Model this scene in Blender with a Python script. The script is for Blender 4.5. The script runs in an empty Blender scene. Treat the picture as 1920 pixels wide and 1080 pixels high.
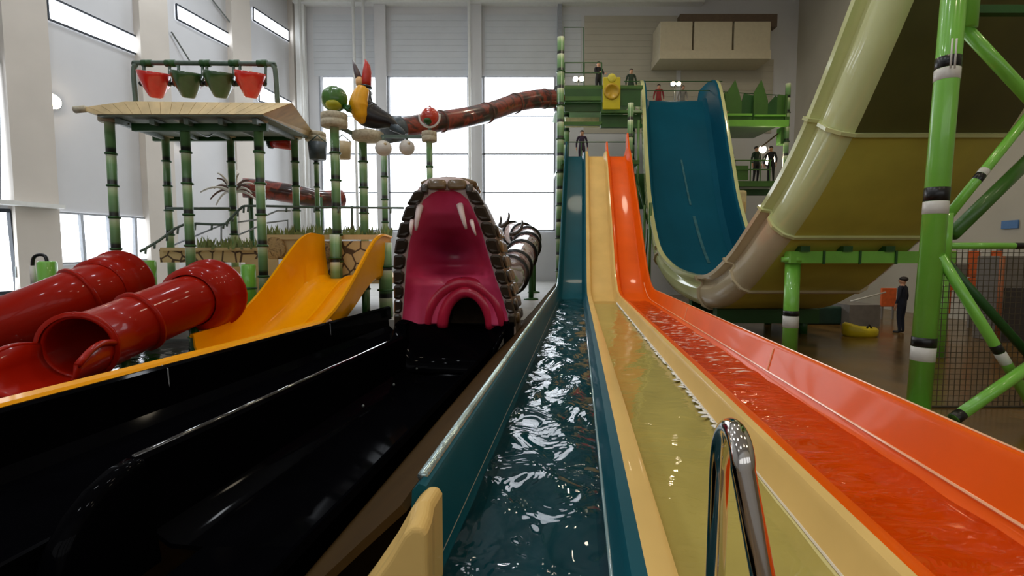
import bpy, bmesh, math, random
from mathutils import Vector, Matrix, Quaternion
random.seed(7)
scene = bpy.context.scene
COL = scene.collection
PI = math.pi

# ------------------------------------------------------------------ camera
F = 900.0                      # focal length in pixels of the 1920x1080 frame
CZ = 2.45                      # camera height above the hall floor
PITCH = math.atan(60.0 / F)    # horizon at row 480
cam_d = bpy.data.cameras.new('camera')
cam_d.sensor_width = 36.0
cam_d.lens = 36.0 * F / 1920.0
cam_d.clip_start = 0.05
cam = bpy.data.objects.new('camera', cam_d)
COL.objects.link(cam)
cam.location = (0, 0, CZ)
cam.rotation_euler = (PI / 2 - PITCH, 0, 0)
scene.camera = cam

# ------------------------------------------------------------------ world, exposure
world = bpy.data.worlds.new('overcast')
scene.world = world
world.use_nodes = True
world.node_tree.nodes['Background'].inputs[0].default_value = (0.86, 0.92, 1.0, 1)
world.node_tree.nodes['Background'].inputs[1].default_value = 0.4
vs = scene.view_settings
vs.view_transform = 'Standard'
vs.look = 'None'
vs.gamma = 1
vs.use_curve_mapping = False
vs.exposure = 0.0
WINDOW_GLOW = 4.6
FILL_LAMP_W = 168.0

# ------------------------------------------------------------------ geometry helpers
CP, SP = math.cos(PITCH), math.sin(PITCH)
def ray(px, py):
    a = (px - 960) / F
    b = (540 - py) / F
    return Vector((a, CP + b * SP, -SP + b * CP))
def at(px, py, d):
    """Point of the place that is d metres ahead and seen at that picture position."""
    r = ray(px, py)
    return Vector((0, 0, CZ)) + r * (d / r.y)
SHEAR = 125.0 / 900.0
def lane(t, d, z):
    """Point in the frame of the racing lanes: t metres across, d ahead."""
    return Vector((t + SHEAR * d, d, z))

def mesh_obj(name, verts, faces, mats, parent=None, smooth=False, midx=None, origin=None):
    me = bpy.data.meshes.new(name)
    org = Vector(origin) if origin is not None else Vector((0, 0, 0))
    me.from_pydata([tuple(Vector(v) - org) for v in verts], [], faces)
    if not isinstance(mats, (list, tuple)):
        mats = [mats]
    for m in mats:
        me.materials.append(m)
    if midx:
        for p, i in zip(me.polygons, midx):
            p.material_index = i
    if smooth:
        for p in me.polygons:
            p.use_smooth = True
    me.update()
    bm = bmesh.new(); bm.from_mesh(me)
    bmesh.ops.recalc_face_normals(bm, faces=bm.faces)
    bm.to_mesh(me); bm.free()
    o = bpy.data.objects.new(name, me)
    COL.objects.link(o)
    o.location = org
    if parent is not None:
        adopt(o, parent)
    return o
def adopt(o, parent):
    """roots and parts only carry a translation, so a part keeps its place in the hall"""
    o.parent = parent
    o.matrix_parent_inverse = Matrix.Translation(-Vector(parent.location))
def bevel(o, w=0.02, seg=2):
    m = o.modifiers.new('bevel', 'BEVEL')
    m.width = w; m.segments = seg; m.limit_method = 'ANGLE'; m.angle_limit = math.radians(40)
    return o

class MB:
    """Collects shapes that become one mesh."""
    def __init__(s): s.v = []; s.f = []; s.m = []
    def add(s, v, f, mi=0):
        b = len(s.v); s.v += [Vector(x) for x in v]
        s.f += [tuple(i + b for i in q) for q in f]; s.m += [mi] * len(f)
        return s
    def box(s, a, b, mi=0):
        x0, y0, z0 = a; x1, y1, z1 = b
        v = [(x0,y0,z0),(x1,y0,z0),(x1,y1,z0),(x0,y1,z0),(x0,y0,z1),(x1,y0,z1),(x1,y1,z1),(x0,y1,z1)]
        return s.add(v, [(0,3,2,1),(4,5,6,7),(0,1,5,4),(1,2,6,5),(2,3,7,6),(3,0,4,7)], mi)
    def hexa(s, v, mi=0):
        return s.add(v, [(0,3,2,1),(4,5,6,7),(0,1,5,4),(1,2,6,5),(2,3,7,6),(3,0,4,7)], mi)
    def bar(s, p, q, w, h=None, mi=0):
        """rectangular bar from p to q"""
        p = Vector(p); q = Vector(q); h = h or w
        d = (q - p).normalized()
        up = Vector((0,0,1)) if abs(d.z) < 0.95 else Vector((0,1,0))
        x = d.cross(up).normalized() * (w / 2); y = d.cross(x).normalized() * (h / 2)
        return s.hexa([p-x-y, p+x-y, p+x+y, p-x+y, q-x-y, q+x-y, q+x+y, q-x+y], mi)
    def tube(s, pts, rad, seg=12, caps=True, mi=0):
        pts = [Vector(p) for p in pts]
        n = len(pts)
        if not isinstance(rad, (list, tuple)): rad = [rad] * n
        tan = []
        for i in range(n):
            a = pts[max(i-1,0)]; b = pts[min(i+1,n-1)]
            tan.append((b - a).normalized())
        up = Vector((0,0,1)) if abs(tan[0].z) < 0.9 else Vector((0,1,0))
        nx = tan[0].cross(up).normalized()
        rings = []
        for i in range(n):
            if i:
                q = tan[i-1].rotation_difference(tan[i]); nx = q @ nx
            ny = tan[i].cross(nx).normalized()
            rings.append([pts[i] + (nx*math.cos(2*PI*k/seg) + ny*math.sin(2*PI*k/seg))*rad[i] for k in range(seg)])
        return s.rings(rings, True, caps, mi)
    def rings(s, rings, closed=True, caps=False, mi=0):
        b = []; f = []
        n = len(rings[0])
        for r in rings: b += r
        for i in range(len(rings)-1):
            for k in range(n if closed else n-1):
                k2 = (k+1) % n
                f.append((i*n+k, i*n+k2, (i+1)*n+k2, (i+1)*n+k))
        if caps:
            f.append(tuple(range(n-1,-1,-1))); f.append(tuple((len(rings)-1)*n + k for k in range(n)))
        return s.add(b, f, mi)
    def lathe(s, c, prof, seg=20, axis=None, mi=0, caps=True):
        """prof: (radius, height) from the point c along axis"""
        c = Vector(c); ax = Vector(axis or (0,0,1)).normalized()
        up = Vector((0,1,0)) if abs(ax.y) < 0.9 else Vector((1,0,0))
        x = ax.cross(up).normalized(); y = ax.cross(x)
        rings = [[c + ax*h + (x*math.cos(2*PI*k/seg)+y*math.sin(2*PI*k/seg))*max(r,1e-4) for k in range(seg)] for r,h in prof]
        return s.rings(rings, True, caps, mi)
    def prism(s, poly, vec, mi=0):
        n = len(poly); v = [Vector(p) for p in poly]; w = [p + Vector(vec) for p in v]
        f = [tuple(range(n)), tuple(range(2*n-1, n-1, -1))] + [(i,(i+1)%n,n+(i+1)%n,n+i) for i in range(n)]
        return s.add(v + w, f, mi)
    def ball(s, c, r, seg=16, rng=10, mi=0, fn=None):
        c = Vector(c); r = Vector(r) if isinstance(r,(tuple,list,Vector)) else Vector((r,r,r))
        rings = []
        for i in range(rng+1):
            th = PI*i/rng
            row = []
            for k in range(seg):
                ph = 2*PI*k/seg
                u = Vector((math.sin(th)*math.cos(ph), math.sin(th)*math.sin(ph), math.cos(th)))
                m = fn(th,ph) if fn else 1
                row.append(c + Vector((u.x*r.x*m,u.y*r.y*m,u.z*r.z)) if i not in (0,rng) else c + Vector((u.x*1e-3,u.y*1e-3,u.z*r.z)))
            rings.append(row)
        return s.rings(rings, True, True, mi)
    def build(s, name, mats, parent=None, smooth=False, origin=None):
        return mesh_obj(name, s.v, s.f, mats, parent, smooth, s.m, origin)

def root(name, loc, label, cat, group=None):
    o = bpy.data.objects.new(name, None); COL.objects.link(o)
    o.empty_display_size = 0.2
    o.location = loc
    o['label'] = label; o['category'] = cat
    if group: o['group'] = group
    return o
def tag(o, label, cat, group=None, kind=None):
    o['label'] = label; o['category'] = cat
    if group: o['group'] = group
    if kind: o['kind'] = kind
    return o
def struct(o, label=None):
    o['kind'] = 'structure'
    if label: o['label'] = label
    return o
def smooth_path(pts, n=8):
    """Catmull-Rom through tuples"""
    P = [Vector(p) for p in pts]; out = []
    for i in range(len(P)-1):
        p0 = P[max(i-1,0)]; p1 = P[i]; p2 = P[i+1]; p3 = P[min(i+2,len(P)-1)]
        for k in range(n):
            t = k/n
            out.append(0.5*((2*p1)+(p2-p0)*t+(2*p0-5*p1+4*p2-p3)*t*t+(3*p1-p0-3*p2+p3)*t**3))
    out.append(P[-1])
    return out
def lerp_table(tab, x):
    if x <= tab[0][0]: return tab[0][1]
    for (a, va), (b, vb) in zip(tab, tab[1:]):
        if x <= b: return va + (vb-va)*(x-a)/(b-a)
    return tab[-1][1]

# ------------------------------------------------------------------ materials
def lin(c):
    return tuple(((v/255)/12.92 if v/255 <= 0.04045 else ((v/255+0.055)/1.055)**2.4) for v in c)
def mat(name, rgb, rough=0.5, metal=0.0, var=0.12, scale=6.0, bump=0.0, bscale=40.0, coat=0.0, spec=0.5, rvar=0.0):
    m = bpy.data.materials.new(name); m.use_nodes = True
    nt = m.node_tree; b = nt.nodes['Principled BSDF']
    c = lin(rgb)
    tc = nt.nodes.new('ShaderNodeTexCoord')
    nz = nt.nodes.new('ShaderNodeTexNoise'); nz.inputs['Scale'].default_value = scale; nz.inputs['Detail'].default_value = 5
    nt.links.new(tc.outputs['Object'], nz.inputs['Vector'])
    rp = nt.nodes.new('ShaderNodeValToRGB')
    rp.color_ramp.elements[0].position = 0.3; rp.color_ramp.elements[1].position = 0.7
    rp.color_ramp.elements[0].color = tuple(v*(1-var) for v in c)+(1,)
    rp.color_ramp.elements[1].color = tuple(min(1,v*(1+var)) for v in c)+(1,)
    nt.links.new(nz.outputs['Fac'], rp.inputs['Fac'])
    nt.links.new(rp.outputs['Color'], b.inputs['Base Color'])
    b.inputs['Roughness'].default_value = rough; b.inputs['Metallic'].default_value = metal
    b.inputs['Coat Weight'].default_value = coat; b.inputs['Coat Roughness'].default_value = 0.06
    b.inputs['Specular IOR Level'].default_value = spec
    if rvar:
        mr = nt.nodes.new('ShaderNodeMapRange'); mr.inputs['To Min'].default_value = max(0.02,rough-rvar); mr.inputs['To Max'].default_value = rough+rvar
        nt.links.new(nz.outputs['Fac'], mr.inputs['Value']); nt.links.new(mr.outputs['Result'], b.inputs['Roughness'])
    if bump:
        n2 = nt.nodes.new('ShaderNodeTexNoise'); n2.inputs['Scale'].default_value = bscale; n2.inputs['Detail'].default_value = 4
        nt.links.new(tc.outputs['Object'], n2.inputs['Vector'])
        bp = nt.nodes.new('ShaderNodeBump'); bp.inputs['Strength'].default_value = bump; bp.inputs['Distance'].default_value = 0.02
        nt.links.new(n2.outputs['Fac'], bp.inputs['Height']); nt.links.new(bp.outputs['Normal'], b.inputs['Normal'])
    return m
def emit(name, rgb, strength):
    m = bpy.data.materials.new(name); m.use_nodes = True
    nt = m.node_tree; nt.nodes.remove(nt.nodes['Principled BSDF'])
    e = nt.nodes.new('ShaderNodeEmission'); e.inputs[0].default_value = lin(rgb)+(1,); e.inputs[1].default_value = strength
    nt.links.new(e.outputs[0], nt.nodes['Material Output'].inputs[0])
    return m
def pattern(name, ramp, scale=4.0, kind='voronoi', rough=0.4, feature='F1', stretch=(1,1,1), distort=0.0, coat=0.0):
    m = bpy.data.materials.new(name); m.use_nodes = True
    nt = m.node_tree; b = nt.nodes['Principled BSDF']
    tc = nt.nodes.new('ShaderNodeTexCoord'); mp = nt.nodes.new('ShaderNodeMapping')
    mp.inputs['Scale'].default_value = stretch
    nt.links.new(tc.outputs['Object'], mp.inputs['Vector'])
    if kind == 'voronoi':
        t = nt.nodes.new('ShaderNodeTexVoronoi'); t.feature = feature; out = t.outputs['Distance']
    else:
        t = nt.nodes.new('ShaderNodeTexNoise'); t.inputs['Detail'].default_value = 6; out = t.outputs['Fac']
        t.inputs['Distortion'].default_value = distort
    t.inputs['Scale'].default_value = scale
    nt.links.new(mp.outputs['Vector'], t.inputs['Vector'])
    r = nt.nodes.new('ShaderNodeValToRGB')
    el = r.color_ramp.elements
    while len(el) < len(ramp): el.new(0.5)
    for e, (p, c) in zip(el, ramp):
        e.position = p; e.color = lin(c)+(1,)
    nt.links.new(out, r.inputs['Fac']); nt.links.new(r.outputs['Color'], b.inputs['Base Color'])
    b.inputs['Roughness'].default_value = rough; b.inputs['Coat Weight'].default_value = coat
    return m
def water(name, tint, depth_tint=0.8, scale=(3.0, 7.0, 1), bump=0.5, dist=0.05):
    """thin sheet of running water: clear body tinted by depth, mirror on top"""
    m = bpy.data.materials.new(name); m.use_nodes = True
    nt = m.node_tree; nt.nodes.remove(nt.nodes['Principled BSDF'])
    tr = nt.nodes.new('ShaderNodeBsdfTransparent'); tr.inputs[0].default_value = lin(tint)+(1,)
    gl = nt.nodes.new('ShaderNodeBsdfGlossy'); gl.inputs['Roughness'].default_value = 0.02
    fr = nt.nodes.new('ShaderNodeFresnel'); fr.inputs['IOR'].default_value = 1.33
    mx = nt.nodes.new('ShaderNodeMixShader')
    tc = nt.nodes.new('ShaderNodeTexCoord'); mp = nt.nodes.new('ShaderNodeMapping'); mp.inputs['Scale'].default_value = scale
    nz = nt.nodes.new('ShaderNodeTexNoise'); nz.inputs['Scale'].default_value = 1.0; nz.inputs['Detail'].default_value = 3.0; nz.inputs['Distortion'].default_value = 0.6
    bp = nt.nodes.new('ShaderNodeBump'); bp.inputs['Strength'].default_value = bump; bp.inputs['Distance'].default_value = dist
    L = nt.links.new
    L(tc.outputs['Object'], mp.inputs['Vector']); L(mp.outputs['Vector'], nz.inputs['Vector'])
    L(nz.outputs['Fac'], bp.inputs['Height']); L(bp.outputs['Normal'], gl.inputs['Normal']); L(bp.outputs['Normal'], fr.inputs['Normal'])
    L(fr.outputs[0], mx.inputs[0]); L(tr.outputs[0], mx.inputs[1]); L(gl.outputs[0], mx.inputs[2])
    L(mx.outputs[0], nt.nodes['Material Output'].inputs[0])
    return m
def bamboo_mat(name, spacing):
    """painted bamboo: pale below each node, green, then black just above the next node"""
    m = bpy.data.materials.new(name); m.use_nodes = True
    nt = m.node_tree; b = nt.nodes['Principled BSDF']; L = nt.links.new
    tc = nt.nodes.new('ShaderNodeTexCoord'); sx = nt.nodes.new('ShaderNodeSeparateXYZ')
    L(tc.outputs['Object'], sx.inputs[0])
    mu = nt.nodes.new('ShaderNodeMath'); mu.operation = 'MULTIPLY'; mu.inputs[1].default_value = -1.0/spacing
    fr = nt.nodes.new('ShaderNodeMath'); fr.operation = 'FRACT'
    L(sx.outputs['Z'], mu.inputs[0]); L(mu.outputs[0], fr.inputs[0])
    r = nt.nodes.new('ShaderNodeValToRGB'); el = r.color_ramp.elements
    for _ in range(4): el.new(0.5)
    for e,(p,c) in zip(el, [(0.0,(206,212,188)),(0.16,(168,190,140)),(0.35,(112,152,98)),(0.78,(86,122,76)),(0.86,(30,34,28)),(1.0,(24,28,24))]):
        e.position = p; e.color = lin(c)+(1,)
    L(fr.outputs[0], r.inputs['Fac']); L(r.outputs['Color'], b.inputs['Base Color'])
    b.inputs['Roughness'].default_value = 0.35
    return m

M = {}
M['wall'] = mat('wall_paint', (207,207,209), 0.7, var=0.03, scale=0.6)
M['wallwarm'] = mat('pier_paint', (204,196,186), 0.7, var=0.05, scale=0.6)
M['panel'] = mat('wall_cladding', (200,204,208), 0.55, var=0.04, scale=0.8)
M['panelwarm'] = mat('warm_cladding', (182,176,160), 0.6, var=0.04, scale=0.8)
M['white'] = mat('white_metal', (226,226,222), 0.45, var=0.03)
M['ceil'] = mat('ceiling_white', (214,212,208), 0.7, var=0.04, scale=1.0)
M['cream_box'] = mat('duct_cream', (196,186,160), 0.6, var=0.04)
M['darkframe'] = mat('dark_frame', (46,52,60), 0.4)
M['greyframe'] = mat('grey_frame', (150,154,160), 0.45)
M['floor'] = mat('hall_floor', (112,84,42), 0.22, var=0.35, scale=0.9, bump=0.12, bscale=6, rvar=0.12)
M['deck'] = mat('deck_grey', (170,168,162), 0.5, var=0.15, scale=1.5, bump=0.1)
M['pool'] = mat('pool_floor', (50,58,54), 0.25, var=0.3, scale=0.8)
M['blue'] = mat('teal_gelcoat', (20,80,92), 0.4, var=0.07, scale=1.5, coat=0.05, spec=0.06)
M['bigblue'] = mat('blue_gelcoat', (18,84,108), 0.5, var=0.12, scale=0.5, coat=0.0, spec=0.03)
M['cream'] = mat('cream_gelcoat', (228,190,116), 0.34, var=0.07, scale=1.5, coat=0.16, spec=0.06)
M['creamfloor'] = mat('cream_wet', (214,200,132), 0.34, var=0.07, scale=1.5, coat=0.16, spec=0.06)
M['orange'] = mat('orange_gelcoat', (238,94,6), 0.34, var=0.07, scale=1.5, coat=0.16, spec=0.06)
M['flank'] = mat('brown_flank', (66,48,22), 0.6, var=0.15, scale=2, spec=0.08)
M['black'] = mat('black_gelcoat', (5,5,7), 0.3, var=0.2, scale=1.5, coat=0.05, spec=0.0)
M['blackrim'] = mat('black_polished', (26,26,28), 0.08, var=0.1, coat=1.0, spec=1.0)
M['blackin'] = mat('black_rough', (7,7,9), 0.5, var=0.2)
M['yellow'] = mat('amber_gelcoat', (255,168,0), 0.34, var=0.07, scale=1.5, coat=0.16, spec=0.06)
M['red'] = mat('red_gelcoat', (158,24,6), 0.32, var=0.08, scale=1.2, coat=0.2, spec=0.06)
M['gloss'] = mat('wet_edge', (150,176,176), 0.12, var=0.05, coat=0.9)
M['tealgloss'] = mat('wet_teal', (176,196,196), 0.22, metal=0.85, var=0.3, scale=5, bump=0.6, bscale=9)
M['rim'] = mat('pale_edge', (236,226,206), 0.2, var=0.03, coat=0.5)
M['orangeseam'] = mat('pale_orange_seam', (255,196,150), 0.2, var=0.04, coat=0.5)
M['blueseam'] = mat('tan_seam', (168,158,136), 0.3, var=0.05)
M['hullcream'] = mat('pale_green_gelcoat', (206,210,150), 0.14, var=0.06, scale=0.9, coat=0.8)
M['hullpink'] = mat('beige_gelcoat', (200,184,150), 0.18, var=0.07, scale=0.9, coat=0.6)
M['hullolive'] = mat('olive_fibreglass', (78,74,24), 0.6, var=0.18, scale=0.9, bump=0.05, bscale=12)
M['hullolive2'] = mat('pale_olive_fibreglass', (190,178,74), 0.5, var=0.14, scale=0.9, bump=0.05, bscale=12)  # lower sections: paler panel tone plus floor-bounce light put into the colour
M['groove'] = mat('groove_dark', (60,58,40), 0.5)
M['green'] = mat('green_steel', (124,196,70), 0.28, var=0.12, scale=1.2, coat=0.5)
M['dgreen'] = mat('dark_green_steel', (36,84,34), 0.4, var=0.15, scale=1.2)
M['mgreen'] = mat('mid_green_steel', (64,108,40), 0.35, var=0.15, scale=1.2, coat=0.2)
M['bandblack'] = mat('band_black', (16,16,16), 0.3)
M['bandwhite'] = mat('band_white', (214,212,204), 0.3, var=0.05)
M['chrome'] = mat('chrome', (205,200,194), 0.09, metal=1.0, var=0.03)
M['steel'] = mat('grey_steel', (120,126,124), 0.35, metal=0.6)
M['pipe'] = mat('pipe_green_grey', (92,110,98), 0.4)
M['wood'] = mat('bamboo_roof', (226,200,150), 0.6, var=0.15, scale=3, bump=0.2, bscale=20)
M['under'] = mat('roof_underside', (118,132,118), 0.6, var=0.2, scale=2)
M['drum'] = pattern('rope_drum', [(0.0,(120,108,86)),(0.5,(196,186,160)),(1.0,(226,220,200))], 14, 'noise', 0.7)
M['bred'] = mat('bucket_red', (206,40,30), 0.25, var=0.12, scale=4, coat=0.5)
M['bgreen'] = mat('bucket_green', (44,76,40), 0.3, var=0.25, scale=4, coat=0.4)
M['brown'] = mat('bucket_brown', (120,62,36), 0.4, var=0.2)
M['pink'] = mat('mouth_pink', (206,44,84), 0.32, var=0.16, scale=2.5, coat=0.25)
M['darkpink'] = mat('mouth_shadow_purple', (120,22,54), 0.4, var=0.2, scale=3)
M['gum'] = mat('gum_red', (206,42,72), 0.28, var=0.12, scale=3, coat=0.3)
M['scale'] = mat('scale_brown', (58,48,38), 0.3, var=0.3, scale=5, coat=0.4)
M['scaletop'] = mat('scale_tan', (112,88,54), 0.3, var=0.3, scale=5, coat=0.4)
M['hide'] = mat('hide_mauve', (222,200,196), 0.4, var=0.12, scale=4)
M['hidebrown'] = mat('hide_brown', (96,80,64), 0.45, var=0.4, scale=4)
M['fang'] = mat('fang_white', (250,226,220), 0.25, var=0.03)
M['snaketube'] = pattern('snake_tube', [(0.25,(30,18,18)),(0.45,(70,34,30)),(0.55,(150,60,44)),(0.75,(52,26,24))], 2.2, 'noise', 0.3, distort=0.6, coat=0.5)
M['snakebody'] = pattern('snake_body', [(0.3,(60,38,34)),(0.42,(168,96,90)),(0.52,(226,206,200)),(0.7,(210,170,160))], 3.0, 'noise', 0.15, distort=0.4, coat=0.8)
M['bamboo'] = bamboo_mat('bamboo_painted', 0.70)
M['mural'] = pattern('mural_cracks', [(0.0,(84,60,34)),(0.05,(96,70,40)),(0.08,(214,182,124)),(1.0,(226,196,140))], 3.2, 'voronoi', 0.6, 'DISTANCE_TO_EDGE')
M['beige'] = mat('beige_panel', (220,188,132), 0.6, var=0.06, scale=3)
M['medal'] = pattern('medallion', [(0.3,(120,92,54)),(0.5,(196,160,104)),(0.7,(104,78,46))], 7, 'noise', 0.6, distort=1.0)
M['leaf'] = mat('plant_green', (128,142,84), 0.6, var=0.4, scale=3)
M['toucan_black'] = mat('feather_black', (26,22,24), 0.35, var=0.3)
M['toucan_yellow'] = mat('feather_amber', (240,172,18), 0.4, var=0.08)
M['beak_red'] = mat('beak_red', (190,44,26), 0.3, var=0.2, scale=4)
M['beak_grey'] = mat('beak_grey', (92,78,82), 0.35, var=0.3, scale=4)
M['beak_tan'] = mat('beak_tan', (220,170,110), 0.4)
M['leafball'] = mat('lily_green', (62,112,30), 0.35, var=0.3, scale=3, coat=0.3)
M['leafyellow'] = mat('lily_yellow', (170,168,30), 0.35, var=0.2, scale=3)
M['berry'] = mat('berry_red', (206,62,40), 0.25, var=0.2, scale=3, coat=0.5)
M['coconut'] = mat('ball_offwhite', (222,216,206), 0.5, var=0.08)
M['bucketgrey'] = mat('bucket_slate', (72,84,92), 0.4, var=0.2)
M['buckettan'] = mat('bucket_tan', (212,190,150), 0.4, var=0.1)
M['frond'] = mat('frond_brown', (92,66,54), 0.5, var=0.3)
M['frondw'] = mat('frond_white', (228,222,214), 0.5, var=0.06)
M['yellowpanel'] = mat('yellow_panel', (206,190,24), 0.35, var=0.1, scale=2)
M['signblue'] = mat('sign_blue', (72,116,168), 0.4, var=0.1)
M['orangewall'] = mat('orange_block', (222,104,48), 0.5, var=0.15)
M['greyblock'] = mat('grey_block', (120,114,108), 0.5, var=0.1)
M['skin'] = mat('skin', (196,146,116), 0.55, var=0.05)
M['hair'] = mat('hair_dark', (36,26,20), 0.5)
M['navy'] = mat('cloth_navy', (20,26,44), 0.8, var=0.15)
M['clothred'] = mat('cloth_red', (130,34,34), 0.8, var=0.15)
M['clothblack'] = mat('cloth_black', (22,20,24), 0.8, var=0.15)
M['clothgreen'] = mat('cloth_dark_green', (34,52,36), 0.8, var=0.15)
M['clothpurple'] = mat('cloth_purple', (50,34,60), 0.8, var=0.15)
M['clothgrey'] = mat('cloth_grey', (130,126,120), 0.8, var=0.15)
M['shoe'] = mat('shoe_black', (16,16,18), 0.5)
M['net'] = mat('net_cord', (74,64,44), 0.8)
M['pane'] = emit('overcast_glazing', (240,247,255), WINDOW_GLOW)
M['pane_end'] = emit('shaded_glazing', (236,238,240), 1.5)
M['lampglow'] = emit('lamp_lens', (255,236,204), 45.0)
M['paleblock'] = mat('pale_fibreglass', (226,208,160), 0.4)
M['tealblock'] = mat('teal_block', (30,60,50), 0.4, var=0.2)
M['raft'] = mat('raft_yellow', (206,186,24), 0.35, var=0.1)
M['wblue'] = water('lane_water_teal', (214,232,232), bump=1.0, scale=(4.0, 3.2, 1), dist=0.034)
M['wcream'] = water('lane_water_clear', (244,242,226), bump=1.0, scale=(3.0, 5.0, 1), dist=0.007)
M['worange'] = water('lane_water_amber', (250,236,216), bump=1.0, scale=(3.0, 7.0, 1), dist=0.026)
M['wpool'] = water('pool_water', (150,190,196), bump=0.5, scale=(3,3,1), dist=0.04)
M['froth'] = mat('froth_pink_white', (255,226,206), 0.3, var=0.05)
M['foam'] = mat('foam_white', (246,244,236), 0.5, var=0.04)

# ================================================================== the hall
YB = 30.0                                     # back wall
ZC = 17.9                                     # ceiling
XR = 17.3                                     # wall on the right
YF = -9.0                                     # end wall behind the camera
LWX, LWS = -13.4, 0.267                       # left wall: x at the back wall, slope
def lwx(y): return LWX + LWS * (y - YB)
LWN = Vector((1, -LWS, 0)).normalized()       # into the room
def on_left(px, py, off=0.0):
    r = ray(px, py); c = Vector((0, 0, CZ))
    k = (LWX - LWS*YB + (-0.0)) / (r.x - LWS*r.y)
    return c + r*k + LWN*off

fl = MB().box((lwx(YF)-1, YF-0.5, -0.3), (XR+1, YB+0.5, 0)).build('floor', M['floor'])
struct(fl, 'wet brown hall floor')
# raised deck left of the lanes and behind the snake
dk = MB()
dk.prism([(lwx(11.6),11.6,0.0),(lane(-4.6,11.6,0).x,11.6,0),(lane(-1.3,11.6,0).x,11.6,0),(lane(-1.3,29.5,0).x,29.5,0),(lwx(29.5),29.5,0)], (0,0,0.9))
struct(dk.build('pool_deck', M['deck']), 'pale grey raised pool deck behind the slides')
pf = MB()
pf.prism([(lwx(0.5),0.5,0),(lane(-5.3,0.5,0).x,0.5,0),(lane(-5.3,11.6,0).x,11.6,0),(lwx(11.6),11.6,0)], (0,0,0.35))
struct(pf.build('pool_basin', M['pool']), 'dark shallow basin under the red tube slides')
w = MB(); w.prism([(lwx(0.7)+0.15,0.7,0.47),(lane(-5.4,0.7,0).x,0.7,0.47),(lane(-5.4,11.3,0).x,11.3,0.47),(lwx(11.3)+0.15,11.3,0.47)], (0,0,0.01))
wo = w.build('pool_water', M['wpool']); tag(wo, 'still dark water in the basin below the red tubes', 'water', kind='stuff')

ce = struct(MB().box((lwx(YF)-1, YF-0.5, ZC), (XR+1, YB+0.5, ZC+0.3)).build('ceiling', M['ceil']), 'white panelled hall ceiling')
x = -13.0
while x < XR:
    MB().box((x-0.05, 14.0, ZC-0.10), (x+0.05, YB, ZC+0.01)).build('ceiling_rib', M['white'], ce); x += 1.5
MB().box((-13.0, YB-0.55, ZC-0.45), (11.4, YB, ZC-0.12)).build('eaves_beam', M['white'], ce)

# back wall with clad bays
wb = struct(MB().box((LWX-1.0, YB, 0), (XR+0.6, YB+0.4, ZC)).build('wall_back', M['wall']), 'back wall of the hall')
def bay(px0, px1, py0, py1, m):
    a = at(px0, py1, YB); b = at(px1, py0, YB)
    mb = MB(); n = max(2, int((b.z-a.z)/0.35))
    for i in range(n):                        # horizontal cladding boards
        z0 = a.z+(b.z-a.z)*i/n; z1 = a.z+(b.z-a.z)*(i+1)/n
        mb = MB().box((a.x, YB-0.05, z0+0.004), (b.x, YB+0.02, z1-0.004))
        mb.build('cladding_board', m, wb)
for q in ((590,712,28,143,M['panel']),(735,878,28,143,M['panel']),(909,1090,28,143,M['panel']),(1094,1270,30,250,M['panelwarm']),(1274,1450,112,250,M['panelwarm'])):
    bay(*q)
for px, wd, m in ((578,0.28,M['white']),(722,0.34,M['wall']),(893,0.40,M['wall']),(1046,0.12,M['greyframe'])):
    p = at(px, 480, YB)
    struct(MB().box((p.x-wd, YB-0.32, 0.9), (p.x+wd, YB-0.05, ZC-0.3)).build('pillar', m), 'pale pillar of the back wall')
for i, px in enumerate((575, 672, 690, 882)):
    p = at(px, 480, YB-0.7)
    struct(MB().tube([(p.x, YB-0.7, 0.9), (p.x, YB-0.7, ZC)], 0.09, 12).build('column', M['white'], None, True), 'slim white steel column by the back window')

# back window
w1 = bpy.data.objects.new('window_1', None); COL.objects.link(w1); w1.location = at(870, 432, YB-0.1)
struct(w1, 'tall blown-out window of the back wall')
cols = [(608,711),(733,878),(909,1038)]
rows = [(146,217),(219,288),(290,360),(362,430)]
for (x0,x1) in cols:
    for (y0,y1) in rows:
        a = at(x0,y1,YB-0.1); b = at(x1,y0,YB-0.1)
        MB().box((a.x,YB-0.10,a.z),(b.x,YB-0.06,b.z)).build('pane', M['pane'], w1)
for y in (217.8, 289, 361, 432, 144):
    a = at(606,y,YB-0.15); b = at(1040,y,YB-0.15)
    MB().box((a.x,YB-0.2,a.z-0.035),(b.x,YB-0.1,a.z+0.035)).build('transom', M['greyframe'], w1)
for xx in (607, 712, 732, 879, 908, 1039):
    a = at(xx,432,YB-0.15); b = at(xx,144,YB-0.15)
    MB().box((a.x-0.05,YB-0.2,a.z),(a.x+0.05,YB-0.1,b.z)).build('mullion', M['greyframe'], w1)
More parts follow.
